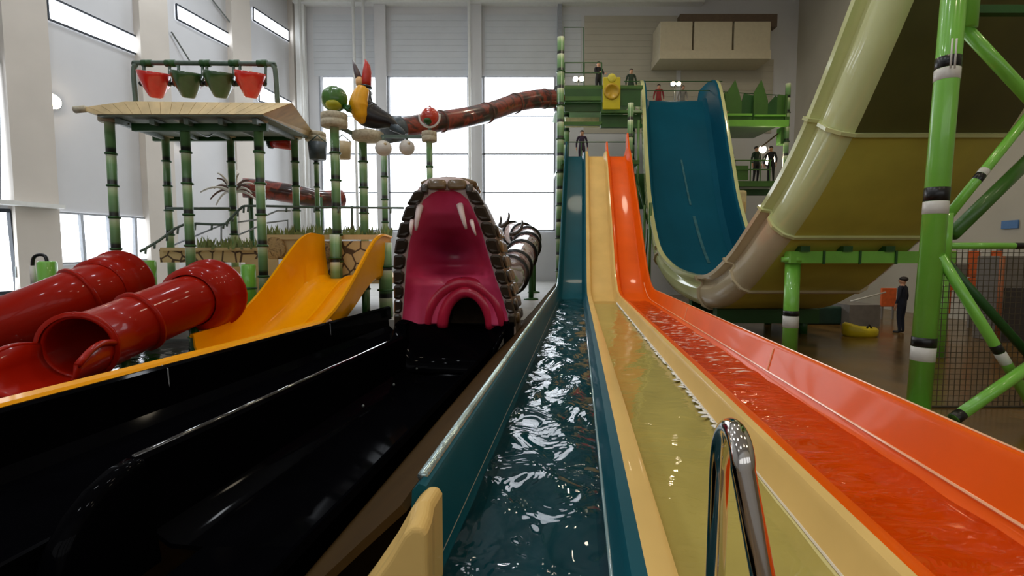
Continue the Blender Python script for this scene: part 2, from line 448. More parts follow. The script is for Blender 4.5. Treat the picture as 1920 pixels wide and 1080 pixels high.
# left wall, its piers and windows
def slab_left(y0, y1, z0, z1, off0, off1, name, m, parent=None):
    p = [Vector((lwx(y0),y0,0))+LWN*off0, Vector((lwx(y1),y1,0))+LWN*off0, Vector((lwx(y1),y1,0))+LWN*off1, Vector((lwx(y0),y0,0))+LWN*off1]
    v = [Vector((q.x,q.y,z0)) for q in p] + [Vector((q.x,q.y,z1)) for q in p]
    return MB().hexa(v).build(name, m, parent)
struct(slab_left(YF-0.5, YB+0.4, 0, ZC, -0.4, 0, 'wall_left', M['wall']), 'white wall with clerestory windows')
for px, hw in ((52,0.62),(290,0.62),(452,0.6),(556,0.4)):
    p = on_left(px, 300)
    struct(slab_left(p.y-hw, p.y+hw, 0.3, ZC, -0.02, 0.35, 'pier', M['wallwarm']), 'pale beige pier of the windowed wall')
p = on_left(75, 385)
slab_ledge = struct(slab_left(p.y-1.8, p.y+0.3, p.z-0.12, p.z+0.02, 0.3, 0.75, 'trim_1', M['white']), 'white ledge on the pier by the glass door')
def left_quad(name, corners, m, parent, t0=0.02, t1=0.06):
    a = [on_left(*c) for c in corners]
    v = [q+LWN*t0 for q in a] + [q+LWN*t1 for q in a]
    return MB().hexa(v).build(name, m, parent)
def left_window(n, corners, splits=(), label='', frame=None):
    """corners: top-left, top-right, bottom-right, bottom-left in the picture"""
    o = bpy.data.objects.new('window_%d' % n, None); COL.objects.link(o); o.location = on_left(*corners[3])
    struct(o, label)
    tl, tr, br, bl = [Vector(c) for c in corners]
    cuts = [0.0] + list(splits) + [1.0]
    for a, b in zip(cuts, cuts[1:]):
        q = [tl.lerp(tr,a), tl.lerp(tr,b), bl.lerp(br,b), bl.lerp(br,a)]
        left_quad('pane', [tuple(c) for c in q], M['pane'], o, 0.02, 0.05)
    fm = frame or M['darkframe']
    W = [on_left(*c)+LWN*0.07 for c in corners]
    for i in range(4):
        MB().bar(W[i], W[(i+1)%4], 0.06, 0.07).build('window_frame', fm, o)
    for s in splits:
        MB().bar(on_left(*tl.lerp(tr,s))+LWN*0.08, on_left(*bl.lerp(br,s))+LWN*0.08, 0.14, 0.12).build('mullion', fm, o)
left_window(3, [(85,-8),(264,74),(264,106),(88,36)], label='nearest slanting clerestory window of the white wall')
left_window(4, [(328,8),(432,66),(432,90),(329,36)], label='middle slanting clerestory window')
left_window(5, [(473,14),(540,58),(540,78),(473,38)], label='farthest slanting clerestory window')
left_window(6, [(484,160),(545,192),(545,205),(484,190)], label='low slanting window behind the bucket frame')
left_window(7, [(100,398),(296,411),(296,486),(110,494)], (0.24,0.51,0.76), 'four-pane low window behind the red tubes', M['greyframe'])
left_window(8, [(-40,95),(18,130),(24,378),(-40,380)], (0.5,), 'tall window above the glass door', M['greyframe'])
d1 = bpy.data.objects.new('door_1', None); COL.objects.link(d1); d1.location = on_left(0, 545)
struct(d1, 'dark framed glass door at the edge of the white wall')
left_quad('pane', [(-60,396),(14,398),(28,545),(-60,548)], M['pane'], d1, 0.02, 0.05)
W = [on_left(*c)+LWN*0.08 for c in ((-60,393),(14,395),(30,548),(-60,552))]
for i in range(3):
    MB().bar(W[i], W[i+1], 0.16, 0.12).build('door_frame', M['darkframe'], d1)
MB().bar(on_left(22,500)+LWN*0.2, on_left(23,520)+LWN*0.2, 0.04).build('door_handle', M['steel'], d1)
sg = left_quad('wall_sign', [(88,448),(104,448),(106,474),(91,474)], M['signblue'], None, 0.02, 0.05)
tag(sg, 'small blue sign beside the four-pane window', 'sign')
# stay rods bracing the piers
for a, b in (((318,60),(352,122)),((395,0),(440,64))):
    o = MB().tube([on_left(*a,0.1), on_left(*b,0.25)], 0.035, 8).build('stay_rod', M['steel'])
    tag(o, 'thin steel stay rod %s' % ('above the bucket frame' if a[0]==318 else 'running up to the ceiling by the middle clerestory window'), 'rod')
# wall lamps
def wall_lamp(p, n, label, r=0.16, w=45):
    t = root('wall_lamp', p, label, 'lamp', 'round wall lamps')
    MB().lathe(p, [(0.05,0),(r*0.7,0.05),(r*1.15,0.16),(r*1.2,0.2)], 14, n).build('lamp_housing', M['steel'], t, True)
    MB().lathe(Vector(p)+Vector(n)*0.2, [(r*1.1,0),(r*0.95,0.06),(r*0.5,0.1)], 14, n).build('lamp_lens', M['lampglow'], t, True)
p = on_left(92,191); wall_lamp(p, LWN, 'glowing lamp on the white wall beside the beige pier', 0.24)
p = on_left(335,262); wall_lamp(p, LWN, 'glowing lamp on the white wall under the canopy', 0.14)

# right wall and the wall behind the camera
struct(MB().box((XR,YF-0.5,0),(XR+0.4,YB+0.4,ZC)).build('wall_right', M['panelwarm']), 'plain wall beyond the half-pipe slide')
struct(MB().box((lwx(YF)-1,YF-0.4,0),(XR+0.4,YF,ZC)).build('wall_front', M['wall']), 'end wall opposite the back window')
w9 = bpy.data.objects.new('window_9', None); COL.objects.link(w9); w9.location = (0,YF,4); struct(w9, 'window row of the end wall')  # unseen glowing panes, added to light the hall from behind the camera
for i in range(5):
    x0 = -14 + i*5.6
    MB().box((x0,YF+0.02,5.0),(x0+4.6,YF+0.06,9.0)).build('pane', M['pane_end'], w9)  # added glowing pane, unseen
    MB().box((x0-0.1,YF,4.9),(x0+4.7,YF+0.05,9.1)).build('window_frame', M['greyframe'], w9)  # frame of the added pane
for (px,py) in ((1485,133),(1480,220)):
    p = at(px,py,29.6); p.x = XR-0.02
    r_ = ray(px,py); k = (XR-0.03)/r_.x; p = Vector((0,0,CZ))+r_*k
    wall_lamp(p, Vector((-1,0,0)), 'glowing round lamp high on the plain wall' if py<150 else 'glowing round lamp lower on the plain wall beside the green tower', 0.10)
sg = MB(); r_ = ray(1893,421); p = Vector((0,0,CZ))+r_*((XR-0.05)/r_.x)
sg.box((XR-0.06,p.y-0.28,p.z-0.14),(XR-0.02,p.y+0.28,p.z+0.14)); tag(sg.build('wall_sign', M['signblue']), 'small blue sign on the plain wall right of the steel frame', 'sign')

# air duct under the ceiling
du = root('air_duct', at(1345,110,28.5), 'boxy cream air duct of three sections under the ceiling', 'duct')
for x0,x1 in ((1237,1299),(1301,1374),(1376,1446)):
    a = at(x0,100,28.4); b = at(x1,40,28.4)
    bevel(MB().box((a.x,28.4,a.z),(b.x,29.9,b.z)).build('duct_section', M['cream_box'], du), 0.03)
a = at(1237,110,28.2); b = at(1446,94,28.2); MB().box((a.x,28.2,a.z),(b.x,29.9,b.z)).build('duct_shelf', M['cream_box'], du)
a = at(1275,50,28.6); b = at(1458,26,28.6)
struct(MB().box((a.x,28.6,a.z),(b.x,29.1,b.z)).build('beam', mat('beam_brown',(92,76,60),0.6)), 'dark brown beam above the air duct')

# unseen high bay lamps, added under the ceiling to light the hall
for i, (x, y) in enumerate([(x, y) for y in (-4.0, 4.0, 12.0, 20.0) for x in (-13.0, -4.5, 4.0, 12.5)]):
    t = root('ceiling_lamp', (x,y,ZC), 'round high bay lamp under the ceiling, out of the picture', 'lamp', 'high bay lamps under the ceiling')
    MB().lathe((x,y,ZC-0.9), [(0.62,0),(0.66,0.04),(0.3,0.5),(0.12,0.62),(0.05,0.9)], 18).build('lamp_housing', M['steel'], t, True)  # housing of the added fill lamp
    ld = bpy.data.lights.new('high_bay', 'AREA'); ld.shape = 'DISK'; ld.size = 1.2
    ld.energy = FILL_LAMP_W*(0.85 if x > 0 else 1.25); ld.color = (1.0,0.86,0.64) if x > 0 else (0.90,0.95,1.0)
    lo = bpy.data.objects.new('high_bay', ld); COL.objects.link(lo); lo.location = (x,y,ZC-0.93)

# ================================================================== the three racing lanes
RUN = [(0.15,1.25),(12.0,1.25)]
RAMP = [(12.0,1.25),(12.7,1.31),(13.4,1.55),(14.2,2.08),(15.5,3.2),(17.0,4.5),(18.3,5.6),(19.0,6.15),(19.5,6.42),(20.4,6.55)]
RAMP_S = [(v.x, v.y) for v in smooth_path([(a,b,0) for a,b in RAMP], 5)]
def ramp_frames(path):
    out = []
    for i,(d,z) in enumerate(path):
        a = path[max(i-1,0)]; b = path[min(i+1,len(path)-1)]
        tx, tz = b[0]-a[0], b[1]-a[1]; L = math.hypot(tx,tz)
        out.append((d,z,-tz/L,tx/L))          # normal in the d-z plane
    return out
def sweep(name, prof, path, m, parent, thick=0.03, smooth=True):
    """prof: (t, h); path: (d, z). A shell with real thickness."""
    rings_t, rings_b = [], []
    # offset of the profile outwards (down / out)
    P = [Vector((t,h,0)) for t,h in prof]; N = []
    for i in range(len(P)):
        a = P[max(i-1,0)]; b = P[min(i+1,len(P)-1)]
        e = (b-a).normalized(); N.append(Vector((e.y,-e.x,0)))
    for d,z,nd,nz in ramp_frames(path):
        rings_t.append([lane(p.x, d+nd*p.y, z+nz*p.y) for p in P])
        q = [p+n*thick for p,n in zip(P,N)]
        rings_b.append([lane(p.x, d+nd*p.y, z+nz*p.y) for p in q])
    mb = MB(); n = len(P)
    loops = [t + b[::-1] for t,b in zip(rings_t, rings_b)]
    mb.rings(loops, True, True)
    o = mb.build(name, m, parent, False)
    me = o.data
    if smooth:
        for p in me.polygons: p.use_smooth = True
        o.modifiers.new('edges','EDGE_SPLIT').split_angle = math.radians(38)
    return o
def run_path(d0, d1, z=1.25, n=10): return [(d0+(d1-d0)*i/n, z) for i in range(n+1)]

BLUE_P = [(-0.585,0.28),(-0.58,0.375),(-0.555,0.40),(-0.53,0.39),(-0.515,0.36),(-0.495,0.12),(-0.475,0.04),(-0.44,0.0),(0.09,0.0),(0.12,0.03),(0.155,0.17),(0.175,0.198),(0.225,0.205)]
CREAM_P = [(0.225,0.205),(0.30,0.205),(0.325,0.19),(0.355,0.04),(0.385,0.0),(0.94,0.0),(0.97,0.03),(1.0,0.17),(1.02,0.2),(1.065,0.205)]
ORANGE_P = [(1.065,0.205),(1.12,0.2),(1.15,0.18),(1.18,0.03),(1.215,0.0),(1.76,0.0),(1.80,0.025),(1.84,0.07),(1.90,0.31),(1.92,0.335),(1.955,0.34),(1.98,0.32),(1.985,0.2)]
bl = root('water_slide', lane(-0.2,6,1.0), 'teal racing lane slide with water running in its channel', 'water slide', 'three racing lanes')
cr = root('water_slide', lane(0.65,6,1.0), 'cream racing lane slide between the teal and orange lanes', 'water slide', 'three racing lanes')
og = root('water_slide', lane(1.5,6,1.0), 'orange racing lane slide with tall outer side wall', 'water slide', 'three racing lanes')
# the teal lane: outer wall stops at the end cap, the channel goes on
cuts = [1.64, 5.1, 8.6, 12.0]
sweep('runout', [(-0.50,0.02),(-0.475,0.02),(-0.44,0.0)]+BLUE_P[8:], run_path(0.15,1.64,n=4), M['blue'], bl)
for a,b in zip(cuts,cuts[1:]): sweep('runout', BLUE_P, run_path(a,b,n=6), M['blue'], bl)
sweep('ramp', BLUE_P, RAMP_S, M['blue'], bl)
for a,b in zip([0.15]+cuts, cuts): sweep('runout', CREAM_P, run_path(a,b,n=6), M['cream'], cr)
sweep('ramp', CREAM_P, RAMP_S, M['cream'], cr)
cuts_o = [0.15, 4.6, 8.3, 12.0]
for a,b in zip(cuts_o, cuts_o[1:]): sweep('runout', ORANGE_P, run_path(a,b,n=6), M['orange'], og)
sweep('ramp', ORANGE_P, RAMP_S, M['orange'], og)
# wet floor lining of the cream lane
sweep('floor_lining', [(0.375,0.006),(0.40,0.004),(0.93,0.004),(0.965,0.03)], run_path(0.2,12.0,n=14), M['creamfloor'], cr, 0.003)
# fins standing up at the very top of the lanes
for (t, m, par) in ((-0.55,M['blue'],bl),(1.10,M['orange'],og),(1.94,M['orange'],og)):
    mb = MB()
    hh = 0.85 if t > 1.5 else 0.5
    mb.prism([lane(t-0.03,18.7,6.1),lane(t-0.03,19.4,6.6),lane(t-0.03,20.4,6.6),lane(t-0.03,20.4,6.6+hh),lane(t-0.03,19.9,6.6+hh)], (0.06,0,0))
    mb.build('top_fin', m, par)
# seams
MB().tube([lane(-0.497,1.66,1.36),lane(-0.497,11.9,1.36)], 0.0055, 6).build('seam', M['blueseam'], bl)['label'] = 'thin tan seam'
MB().tube([lane(-0.562,1.70,1.648),lane(-0.562,12.0,1.648)]+[lane(-0.562,d+nd*0.398,z+nz*0.398) for d,z,nd,nz in ramp_frames(RAMP_S)[2:10]], 0.02, 10).build('rim_edge', M['tealgloss'], bl, True)  # whitish metal strip painting the window's glint along the rim
MB().tube([lane(0.126,1.2,1.325),lane(0.126,11.9,1.325)], 0.008, 6).build('water_line', M['gloss'], bl, True)  # pale strip standing for glints where the water meets the wall
MB().tube([lane(1.842,0.2,1.335),lane(1.842,12.0,1.335)]+[lane(1.842,d+nd*0.085,z+nz*0.085) for d,z,nd,nz in ramp_frames(RAMP_S)[1:12]], 0.009, 6).build('seam', M['orangeseam'], og)['label'] = 'pale seam along the wall foot'
MB().tube([lane(1.955,0.2,1.592),lane(1.955,12.0,1.592)], 0.006, 6).build('rim_edge', M['orangeseam'], og)
for d in (4.6, 8.3):
    MB().tube([lane(1.838,d,1.33),lane(1.893,d,1.55),lane(1.935,d,1.59)], 0.006, 6).build('wall_joint', M['orangeseam'], og)
MB().tube([lane(0.972,1.2,1.285),lane(0.972,12,1.285)], 0.008, 6).build('water_line', M['rim'], cr)
# the cream outer flank (its shade put into the brown colour) and the cream end cap of the teal lane
fp = [(-0.60,0.30),(-0.75,0.16),(-0.98,-0.06),(-1.24,-0.30),(-1.26,-1.2)]
sweep('outer_flank', fp, run_path(1.64,12.0,n=4), M['flank'], bl, 0.03, False)
cp = MB()
sect = [(-0.475,-0.35),(-0.475,0.36),(-0.49,0.385),(-0.525,0.385),(-0.55,0.36),(-0.60,0.27),(-0.70,0.12),(-0.86,-0.10),(-0.98,-0.35)]
cp.rings([[lane(t*(1 if k<3 else 1-0.02),1.66-0.22*k/4 ,1.25+h*(1-0.04*max(0,k-2))) for t,h in sect] for k in range(5)], True, True)
cpo = cp.build('end_cap', M['cream'], bl); cpo['label'] = 'cream flared end cap'; bevel(cpo, 0.015, 3)
# carrying frame under the lanes, and the deck under their end
fr = MB().box((lane(-0.5,0,0).x,0.1,0.0),(lane(1.9,0,0).x,0.5,1.2)).build('lane_plinth', M['flank'])
tag(fr, 'brown plinth carrying the near end of the three lanes', 'plinth')
for d in (3.5,7,10.5,14.5,18.5):
    zt = lerp_table(RAMP_S, d) if d > 12 else 1.25
    for tt in (-0.3,1.7):
        MB().tube([lane(tt,d,0),lane(tt,d,zt-0.2)],0.08,10).build('trestle_post',M['green'],cr,True)
    MB().bar(lane(-0.5,d,zt-0.2),lane(1.9,d,zt-0.2),0.14).build('cross_beam',M['green'],cr)

# running water in the lanes
def water_strip(name, t0, t1, d0, d1, z, m, label, amp, nx=14, ny=260, taper=0.0, mean=0.0):
    rnd = random.Random(sum(map(ord,name)))
    waves = [(rnd.uniform(2,11),rnd.uniform(3,14)*(1 if rnd.random()<.5 else -1),rnd.uniform(0,6.28),rnd.uniform(.4,1)) for _ in range(9)]
    v=[];f=[]
    for j in range(ny+1):
        d = d0+(d1-d0)*(j/ny)**1.35
        for i in range(nx+1):
            u = i/nx; t = t0+(t1-t0)*u
            h = sum(a*math.sin(kx*t*2.2+ky*d+p) for kx,ky,p,a in waves)/9*amp
            v.append(lane(t,d,z+h))
    for j in range(ny):
        for i in range(nx):
            a=j*(nx+1)+i; f.append((a,a+1,a+nx+2,a+nx+1))
    o = mesh_obj(name, v, f, m, None, True)
    tag(o, label, 'water', kind='stuff')
    return o
water_strip('teal_lane_water', -0.48, 0.125, 0.2, 12.75, 1.315, M['wblue'], 'rippling water filling the teal lane channel', 0.032)
water_strip('cream_lane_water', 0.37, 0.968, 0.2, 12.6, 1.275, M['wcream'], 'shallow clear water on the cream lane floor', 0.008)
water_strip('orange_lane_water', 1.195, 1.805, 0.2, 12.6, 1.28, M['worange'], 'thin rippling water on the orange lane floor', 0.014)
# foam along the cream lane
fb = MB(); rnd = random.Random(3)
for k in range(120):
    d = 3.1*(12/3.1)**(k/120.0)+rnd.uniform(-.06,.06); w_ = rnd.uniform(.008,.028)*(2.0 if 3.2<d<4.8 and rnd.random()<0.3 else 1)
    n_ = 7; c = lane(0.970-w_*0.7,d,1.284)
    ring=[c+Vector((w_*math.cos(2*PI*i/n_)*rnd.uniform(.5,1.4),d*0.010*math.sin(2*PI*i/n_)*rnd.uniform(.5,1.5),0)) for i in range(n_)]
    fb.rings([ring,[q*0.5+c*0.5+Vector((0,0,0.006)) for q in ring]],True,True)
tag(fb.build('foam', M['foam'], None, True), 'white foam flecks along the wall of the cream lane', 'foam', kind='stuff')

fo2 = MB(); rnd = random.Random(14)
for k in range(150):
    d = rnd.triangular(4.2,10.5,6.6); t0_ = rnd.uniform(1.22,1.74); L_ = rnd.uniform(0.03,0.15)*(1 if rnd.random()<0.7 else 1.7); w_ = rnd.uniform(0.006,0.028)*d/6
    L_ = min(L_, 1.79-t0_); sk = rnd.uniform(-0.25,0.5); z_ = 1.294
    if L_ < 0.02: continue
    a=lane(t0_,d,z_); b=lane(t0_+L_,d+sk*L_,z_); m_=(a+b)/2+Vector((0,w_,0.004)); n_=(a+b)/2-Vector((0,w_,-0.004))
    fo2.add([a,n_,b,m_],[(0,1,2,3)])
tag(fo2.build('lane_froth', M['froth'], None, True), 'white froth streaks on the water of the orange lane', 'foam', kind='stuff')  # pale slivers standing for bright reflections on the orange water
# chrome handrail at the end of the cream lane
hr = root('handrail', (0.44,0.95,1.45), 'chrome hoop handrail standing at the near end of the cream lane', 'handrail')
pa = at(1341,1080,1.12); pb = at(1430,1080,0.86)
top = []
ca = at(1349,880,1.10); cb = at(1393,880,0.90)
mid = (ca+cb)/2; rr = (ca-cb)/2
zt_ = at(1368,822,1.0).z-0.024
arc = []
for k in range(17):
    th = PI*k/16
    q = mid+rr*math.cos(th); arc.append(Vector((q.x,q.y, ca.z+(zt_-ca.z)*math.sin(th) + (cb.z-ca.z)*k/16)))
fa = pa+(pa-ca)*((1.45-pa.z)/(pa.z-ca.z)); fb_ = pb+(pb-cb)*((1.45-pb.z)/(pb.z-cb.z))
MB().tube([fa,pa]+arc+[pb,fb_], 0.0225, 20).build('hoop', M['chrome'], hr, True)
for q in (fa,fb_): MB().lathe(q, [(0.05,-0.005),(0.05,0.01),(0.03,0.02)], 16).build('base_flange', M['chrome'], hr, True)

# ================================================================== the big half-pipe slide
prof = [(26.6,10.35,6.75),(25.2,10.3,6.65),(24.5,9.9,6.5),(23.4,8.5,6.25),(22.0,6.2,6.0),(20.8,4.1,5.85),(19.4,2.1,5.85),(18.0,1.2,6.0),(16.2,0.85,6.1),(14.5,0.87,6.2),(13.0,1.5,6.25),(11.7,2.45,6.3),(10.7,3.35,6.38),(9.9,4.35,6.48),(9.25,5.35,6.55),(8.45,6.8,6.65),(7.8,8.2,6.75),(7.3,9.6,6.85),(6.9,11.2,6.95),(6.7,12.6,7.0)]
PB = smooth_path(prof, 4)                     # (d, z, x of the left foot)
WB = 3.35
HB = 1.0
bo = root('water_slide', (8.0,14.5,0), 'giant half-pipe slide, blue drop rising into a pale green wall', 'water slide')
# section: (x across from the left foot, height), going round the inside then back outside
def bsec(inside):
    L = [(-0.10,1.06),(-0.02,1.02),(0.02,0.9),(0.06,0.55),(0.16,0.22),(0.34,0.08)]
    if not inside: L = [(-0.26,1.04),(-0.25,0.93),(-0.05,0.87),(-0.04,0.73),(-0.16,0.60),(-0.15,0.34),(0.0,0.09),(0.18,0.0)]
    R = [(WB-x,h) for x,h in L[::-1]]
    return L + R
SI, SO = bsec(True), bsec(False)
def bring(i, sec):
    P = PB[i]; a = PB[max(i-1,0)]; b = PB[min(i+1,len(PB)-1)]
    td, tz = b.x-a.x, b.y-a.y; L = math.hypot(td,tz)
    nd, nz = tz/L, -td/L                     # to the inside of the bend
    return [Vector((P.z+x, P.x+nd*h*HB, P.y+nz*h*HB)) for x,h in sec]
seg_at = [0, 12, 24, 34, 40, 46, 54, 62, 70, len(PB)-1]
for s,(a,b) in enumerate(zip(seg_at, seg_at[1:])):
    blue = s < 3; valley = s in (3,4)
    inner = M['bigblue'] if s < 3 else (M['hullpink'] if valley else M['hullcream'])
    flank = M['hullpink'] if valley else M['hullcream']
    mb = MB()
    ri = [bring(i,SI) for i in range(a,b+1)]; ro = [bring(i,SO) for i in range(a,b+1)]
    mb.rings(ri, False, False, 0)
    nO = len(SO)
    base = len(mb.v)
    for r in ro: mb.v += r
    for i in range(len(ro)-1):
        for k in range(nO-1):
            q = (base+i*nO+k, base+i*nO+k+1, base+(i+1)*nO+k+1, base+(i+1)*nO+k)
            mb.f.append(q); mb.m.append(2 if 7 <= k < nO-8 else 1)
    nI = len(SI)
    for i in range(len(ro)-1):               # rim strips
        for (ki,ko) in ((0,0),(nI-1,nO-1)):
            mb.f.append((i*nI+ki,(i+1)*nI+ki,base+(i+1)*nO+ko,base+i*nO+ko)); mb.m.append(1)
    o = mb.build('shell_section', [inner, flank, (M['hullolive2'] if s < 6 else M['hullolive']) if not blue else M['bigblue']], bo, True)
    o['label'] = ['blue upper section','blue drop section','blue lower section','beige valley section','beige valley section','pale green wall section','pale green wall section','pale green wall section','pale green wall section'][s]
    o.modifiers.new('edges','EDGE_SPLIT').split_angle = math.radians(35)
    # bolted flange round the outside of the joint
    if 0 < a:
        c0 = bring(a,SO)
        cen = sum(c0,Vector())/len(c0)
        t_ = (Vector((0,PB[min(a+1,len(PB)-1)].x,PB[min(a+1,len(PB)-1)].y))-Vector((0,PB[a-1].x,PB[a-1].y))).normalized()*0.035
        big=[]
        for i,q in enumerate(c0):
            e = (c0[min(i+1,len(c0)-1)]-c0[max(i-1,0)]).normalized(); n_ = e.cross(t_.normalized())
            if n_.dot(q-cen) < 0: n_ = -n_
            big.append(q+n_*0.07)
        fl_ = MB(); fl_.rings([[q-t_ for q in c0],[q-t_ for q in big],[q+t_ for q in big],[q+t_ for q in c0]], False)
        fl_.build('flange', M['hullpink'] if (valley or blue) else M['hullcream'], bo)
# scuffed worn streaks on the blue drop
sc_ = mat('worn_streak',(58,108,120),0.5,var=0.3,spec=0.1)
def on_drop(i, u, h=0.10):
    P = PB[i]; a = PB[i-1]; b = PB[i+1]; td, tz = b.x-a.x, b.y-a.y; L = math.hypot(td,tz)
    return Vector((P.z+WB*u, P.x+tz/L*h, P.y-td/L*h))
for nm,(i0,i1,u0,u1,w_) in enumerate(((15,19,0.50,0.56,0.04),(20,24,0.58,0.62,0.06))):
    v=[];f=[]
    for i in range(i0,i1+1):
        u = u0+(u1-u0)*(i-i0)/(i1-i0)
        v += [on_drop(i,u-w_/WB), on_drop(i,u+w_/WB)]
    f=[(2*k,2*k+1,2*k+3,2*k+2) for k in range(i1-i0)]
    mesh_obj('worn_streak', v, f, sc_, bo)

# ================================================================== black twin lanes into the snake's mouth
bk = root('water_slide', lane(-2.0,5,0.5), 'black open flume running out of the snake mouth', 'water slide')
BZ = 0.66
BK_P = [(-2.77,0.40),(-2.765,0.54),(-2.73,0.563),(-2.69,0.563),(-2.665,0.54),(-2.60,0.10),(-2.5,0.02),(-2.3,0.0),(-1.6,0.0),(-1.45,0.05),(-1.38,0.2),(-1.34,0.42),(-1.30,0.44),(-1.28,0.40)]
for a,b in ((2.85,5.2),(5.2,7.7)):
    sweep('trough', BK_P, run_path(a,b,BZ,6), M['black'], bk)
sweep('trough', BK_P[7:], run_path(0.2,2.85,BZ,4), M['black'], bk)
# rounded nose where the dividing wall ends
ns = MB()
for k in range(1): pass
rr_ = []
for k in range(7):
    th = k/6*PI/2
    dd = 2.86-0.55*math.sin(th); hh = 0.565*math.cos(th)
    rr_.append([lane(-2.77,dd,BZ-0.1),lane(-2.765,dd,BZ+hh-0.02),lane(-2.74,dd,BZ+hh),lane(-2.66,dd,BZ+hh),lane(-2.63,dd,BZ+hh-0.02),lane(-2.56,dd,BZ-0.1)])
ns.rings(rr_,True,True); nso = ns.build('wall_nose', M['black'], bk, True); bevel(nso,0.02)
MB().tube([lane(-2.71,2.86,BZ+0.562),lane(-2.71,7.5,BZ+0.562)], 0.02, 8).build('rim_edge', M['blackrim'], bk, True)
bk2 = root('water_slide', lane(-3.8,6,0.5), 'black flume behind the dividing wall, its tall outer side wall in view', 'water slide')
BK2 = [(-4.79,0.35),(-4.785,0.50),(-4.75,0.545),(-4.68,0.555),(-4.64,0.53),(-4.60,0.10),(-4.5,0.0),(-2.95,0.0),(-2.83,0.05),(-2.80,0.3)]
for a,b in ((0.3,4.4),(4.4,7.6),(7.6,11.8)):
    sweep('trough', BK2, run_path(a,b,BZ,6), M['black'], bk2)
for d in (5.35,8.9):
    MB().tube([lane(-4.62,d,BZ+0.3-0.2),lane(-4.632,d,BZ+0.52),lane(-4.70,d,BZ+0.558)], 0.007, 6).build('wall_joint', M['greyframe'], bk2)
# flared black collar in front of the mouth
co = MB()
co.rings([[lane(-2.77+0.0,7.1,BZ+0.5),lane(-2.6,7.1,BZ+0.06),lane(-1.4,7.1,BZ+0.04),lane(-1.25,7.1,BZ+0.45)],
          [lane(-2.84,7.45,BZ+0.75),lane(-2.55,7.45,BZ+0.25),lane(-1.45,7.45,BZ+0.22),lane(-1.12,7.45,BZ+0.72)],
          [lane(-2.84,7.75,BZ+0.80),lane(-2.3,7.75,BZ+0.55),lane(-1.55,7.75,BZ+0.52),lane(-1.12,7.75,BZ+0.78)],
          [lane(-2.84,8.3,BZ+0.80),lane(-2.2,8.3,BZ+0.62),lane(-1.6,8.3,BZ+0.60),lane(-1.12,8.3,BZ+0.78)]], False)
coo = co.build('collar', M['black'], bk, True); sm = coo.modifiers.new('thick','SOLIDIFY'); sm.thickness = 0.05
for s in (0,1):
    MB().box(tuple(lane(-2.84 if s==0 else -1.16,7.4,0.0)), tuple(lane(-2.80 if s==0 else -1.12,8.3,1.40))).build('side_plate', M['black'], bk)
for k in range(3):
    MB().ball(lane(-2.42,7.12-0.9*k,BZ+0.10), 0.018, 8, 6).build('bolt', M['steel'], bk)

# ================================================================== snake head
SH_D = 7.75
sh = root('snake_sculpture', lane(-2.0,8.2,0.9), 'giant open-mouthed snake head with pink mouth, fangs and brown scale plates', 'snake sculpture')
# outline in rows from the nose down: row, centre, half width (picture units at the head's distance)
SROW = [(333,838,22),(340,838,40),(352,837,52),(375,836,66),(400,837,77),(435,838,89),(470,839,96),(510,843,102),(550,849,107),(590,853,111),(632,855,113)]
def srow(y):
    c = lerp_table([(a,b) for a,b,_ in SROW], y); w_ = lerp_table([(a,w) for a,_,w in SROW], y)
    return c, w_
def sdep(y): return lerp_table([(333,7.0),(360,7.02),(420,7.2),(500,7.45),(560,7.6),(632,7.7)], y)
def border(y): return lerp_table([(333,12),(352,20),(380,24),(440,23),(520,19),(600,12),(640,10)], y)
def spt(y, u, back=0.0):
    """u across the whole outline, -1..1"""
    c, w_ = srow(y)
    return at(c+w_*u, y, sdep(y)) + Vector((0,back,0))
# palate: hollow surface inside the border, with an arch hole for the throat
rowsy = [356+ (612-356)*i/64 for i in range(65)]
nu = 36
v=[];f=[]; centres=[]
for y in rowsy:
    c,w_ = srow(y); wi = w_-border(y)
    top = max(0.0,min(1.0,(y-354)/26.0)); wi *= math.sqrt(max(0.02,1-(1-top)**2))
    for k in range(nu+1):
        u = -1+2*k/nu
        dp = lerp_table([(350,0.05),(400,0.16),(425,0.40),(455,0.85),(500,1.0),(512,0.80),(520,0.46),(535,0.34),(612,0.34)], y)
        yy = y-16*u*u*-1.0; ridge = 0.055*math.sin((yy-425)/6.2)*max(0.0,1-((yy-468)/48.0)**2)*max(0.0,1-1.6*u*u)
        side = 0.10*math.exp(-((abs(u)-0.72)/0.12)**2)*(max(0,(y-520)/90.0) if y>520 else 0)
        v.append(at(c+wi*u, y, sdep(y)) + Vector((0, dp*(1-abs(u)**2.2)+ridge-side, 0)))
for j in range(len(rowsy)-1):
    for k in range(nu):
        y = (rowsy[j]+rowsy[j+1])/2; c,w_ = srow(y); x = c+(w_-border(y))*(-1+2*(k+0.5)/nu)
        if ((x-872)/41.0)**2+((y-614)/62.0)**2 < 1.0: continue
        a=j*(nu+1)+k; f.append((a,a+1,a+nu+2,a+nu+1))
mi = []
for q in f:
    yy = rowsy[q[0]//(nu+1)]; k = q[0]%(nu+1); u = -1+2*k/nu
    mi.append(0)
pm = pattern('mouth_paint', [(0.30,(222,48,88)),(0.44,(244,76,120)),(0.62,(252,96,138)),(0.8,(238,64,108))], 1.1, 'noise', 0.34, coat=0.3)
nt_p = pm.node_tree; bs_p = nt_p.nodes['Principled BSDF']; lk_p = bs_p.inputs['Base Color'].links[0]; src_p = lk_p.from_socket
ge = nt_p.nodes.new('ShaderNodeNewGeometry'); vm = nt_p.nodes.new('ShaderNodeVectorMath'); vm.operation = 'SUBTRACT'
vm.inputs[1].default_value = at(843,468,8.1)
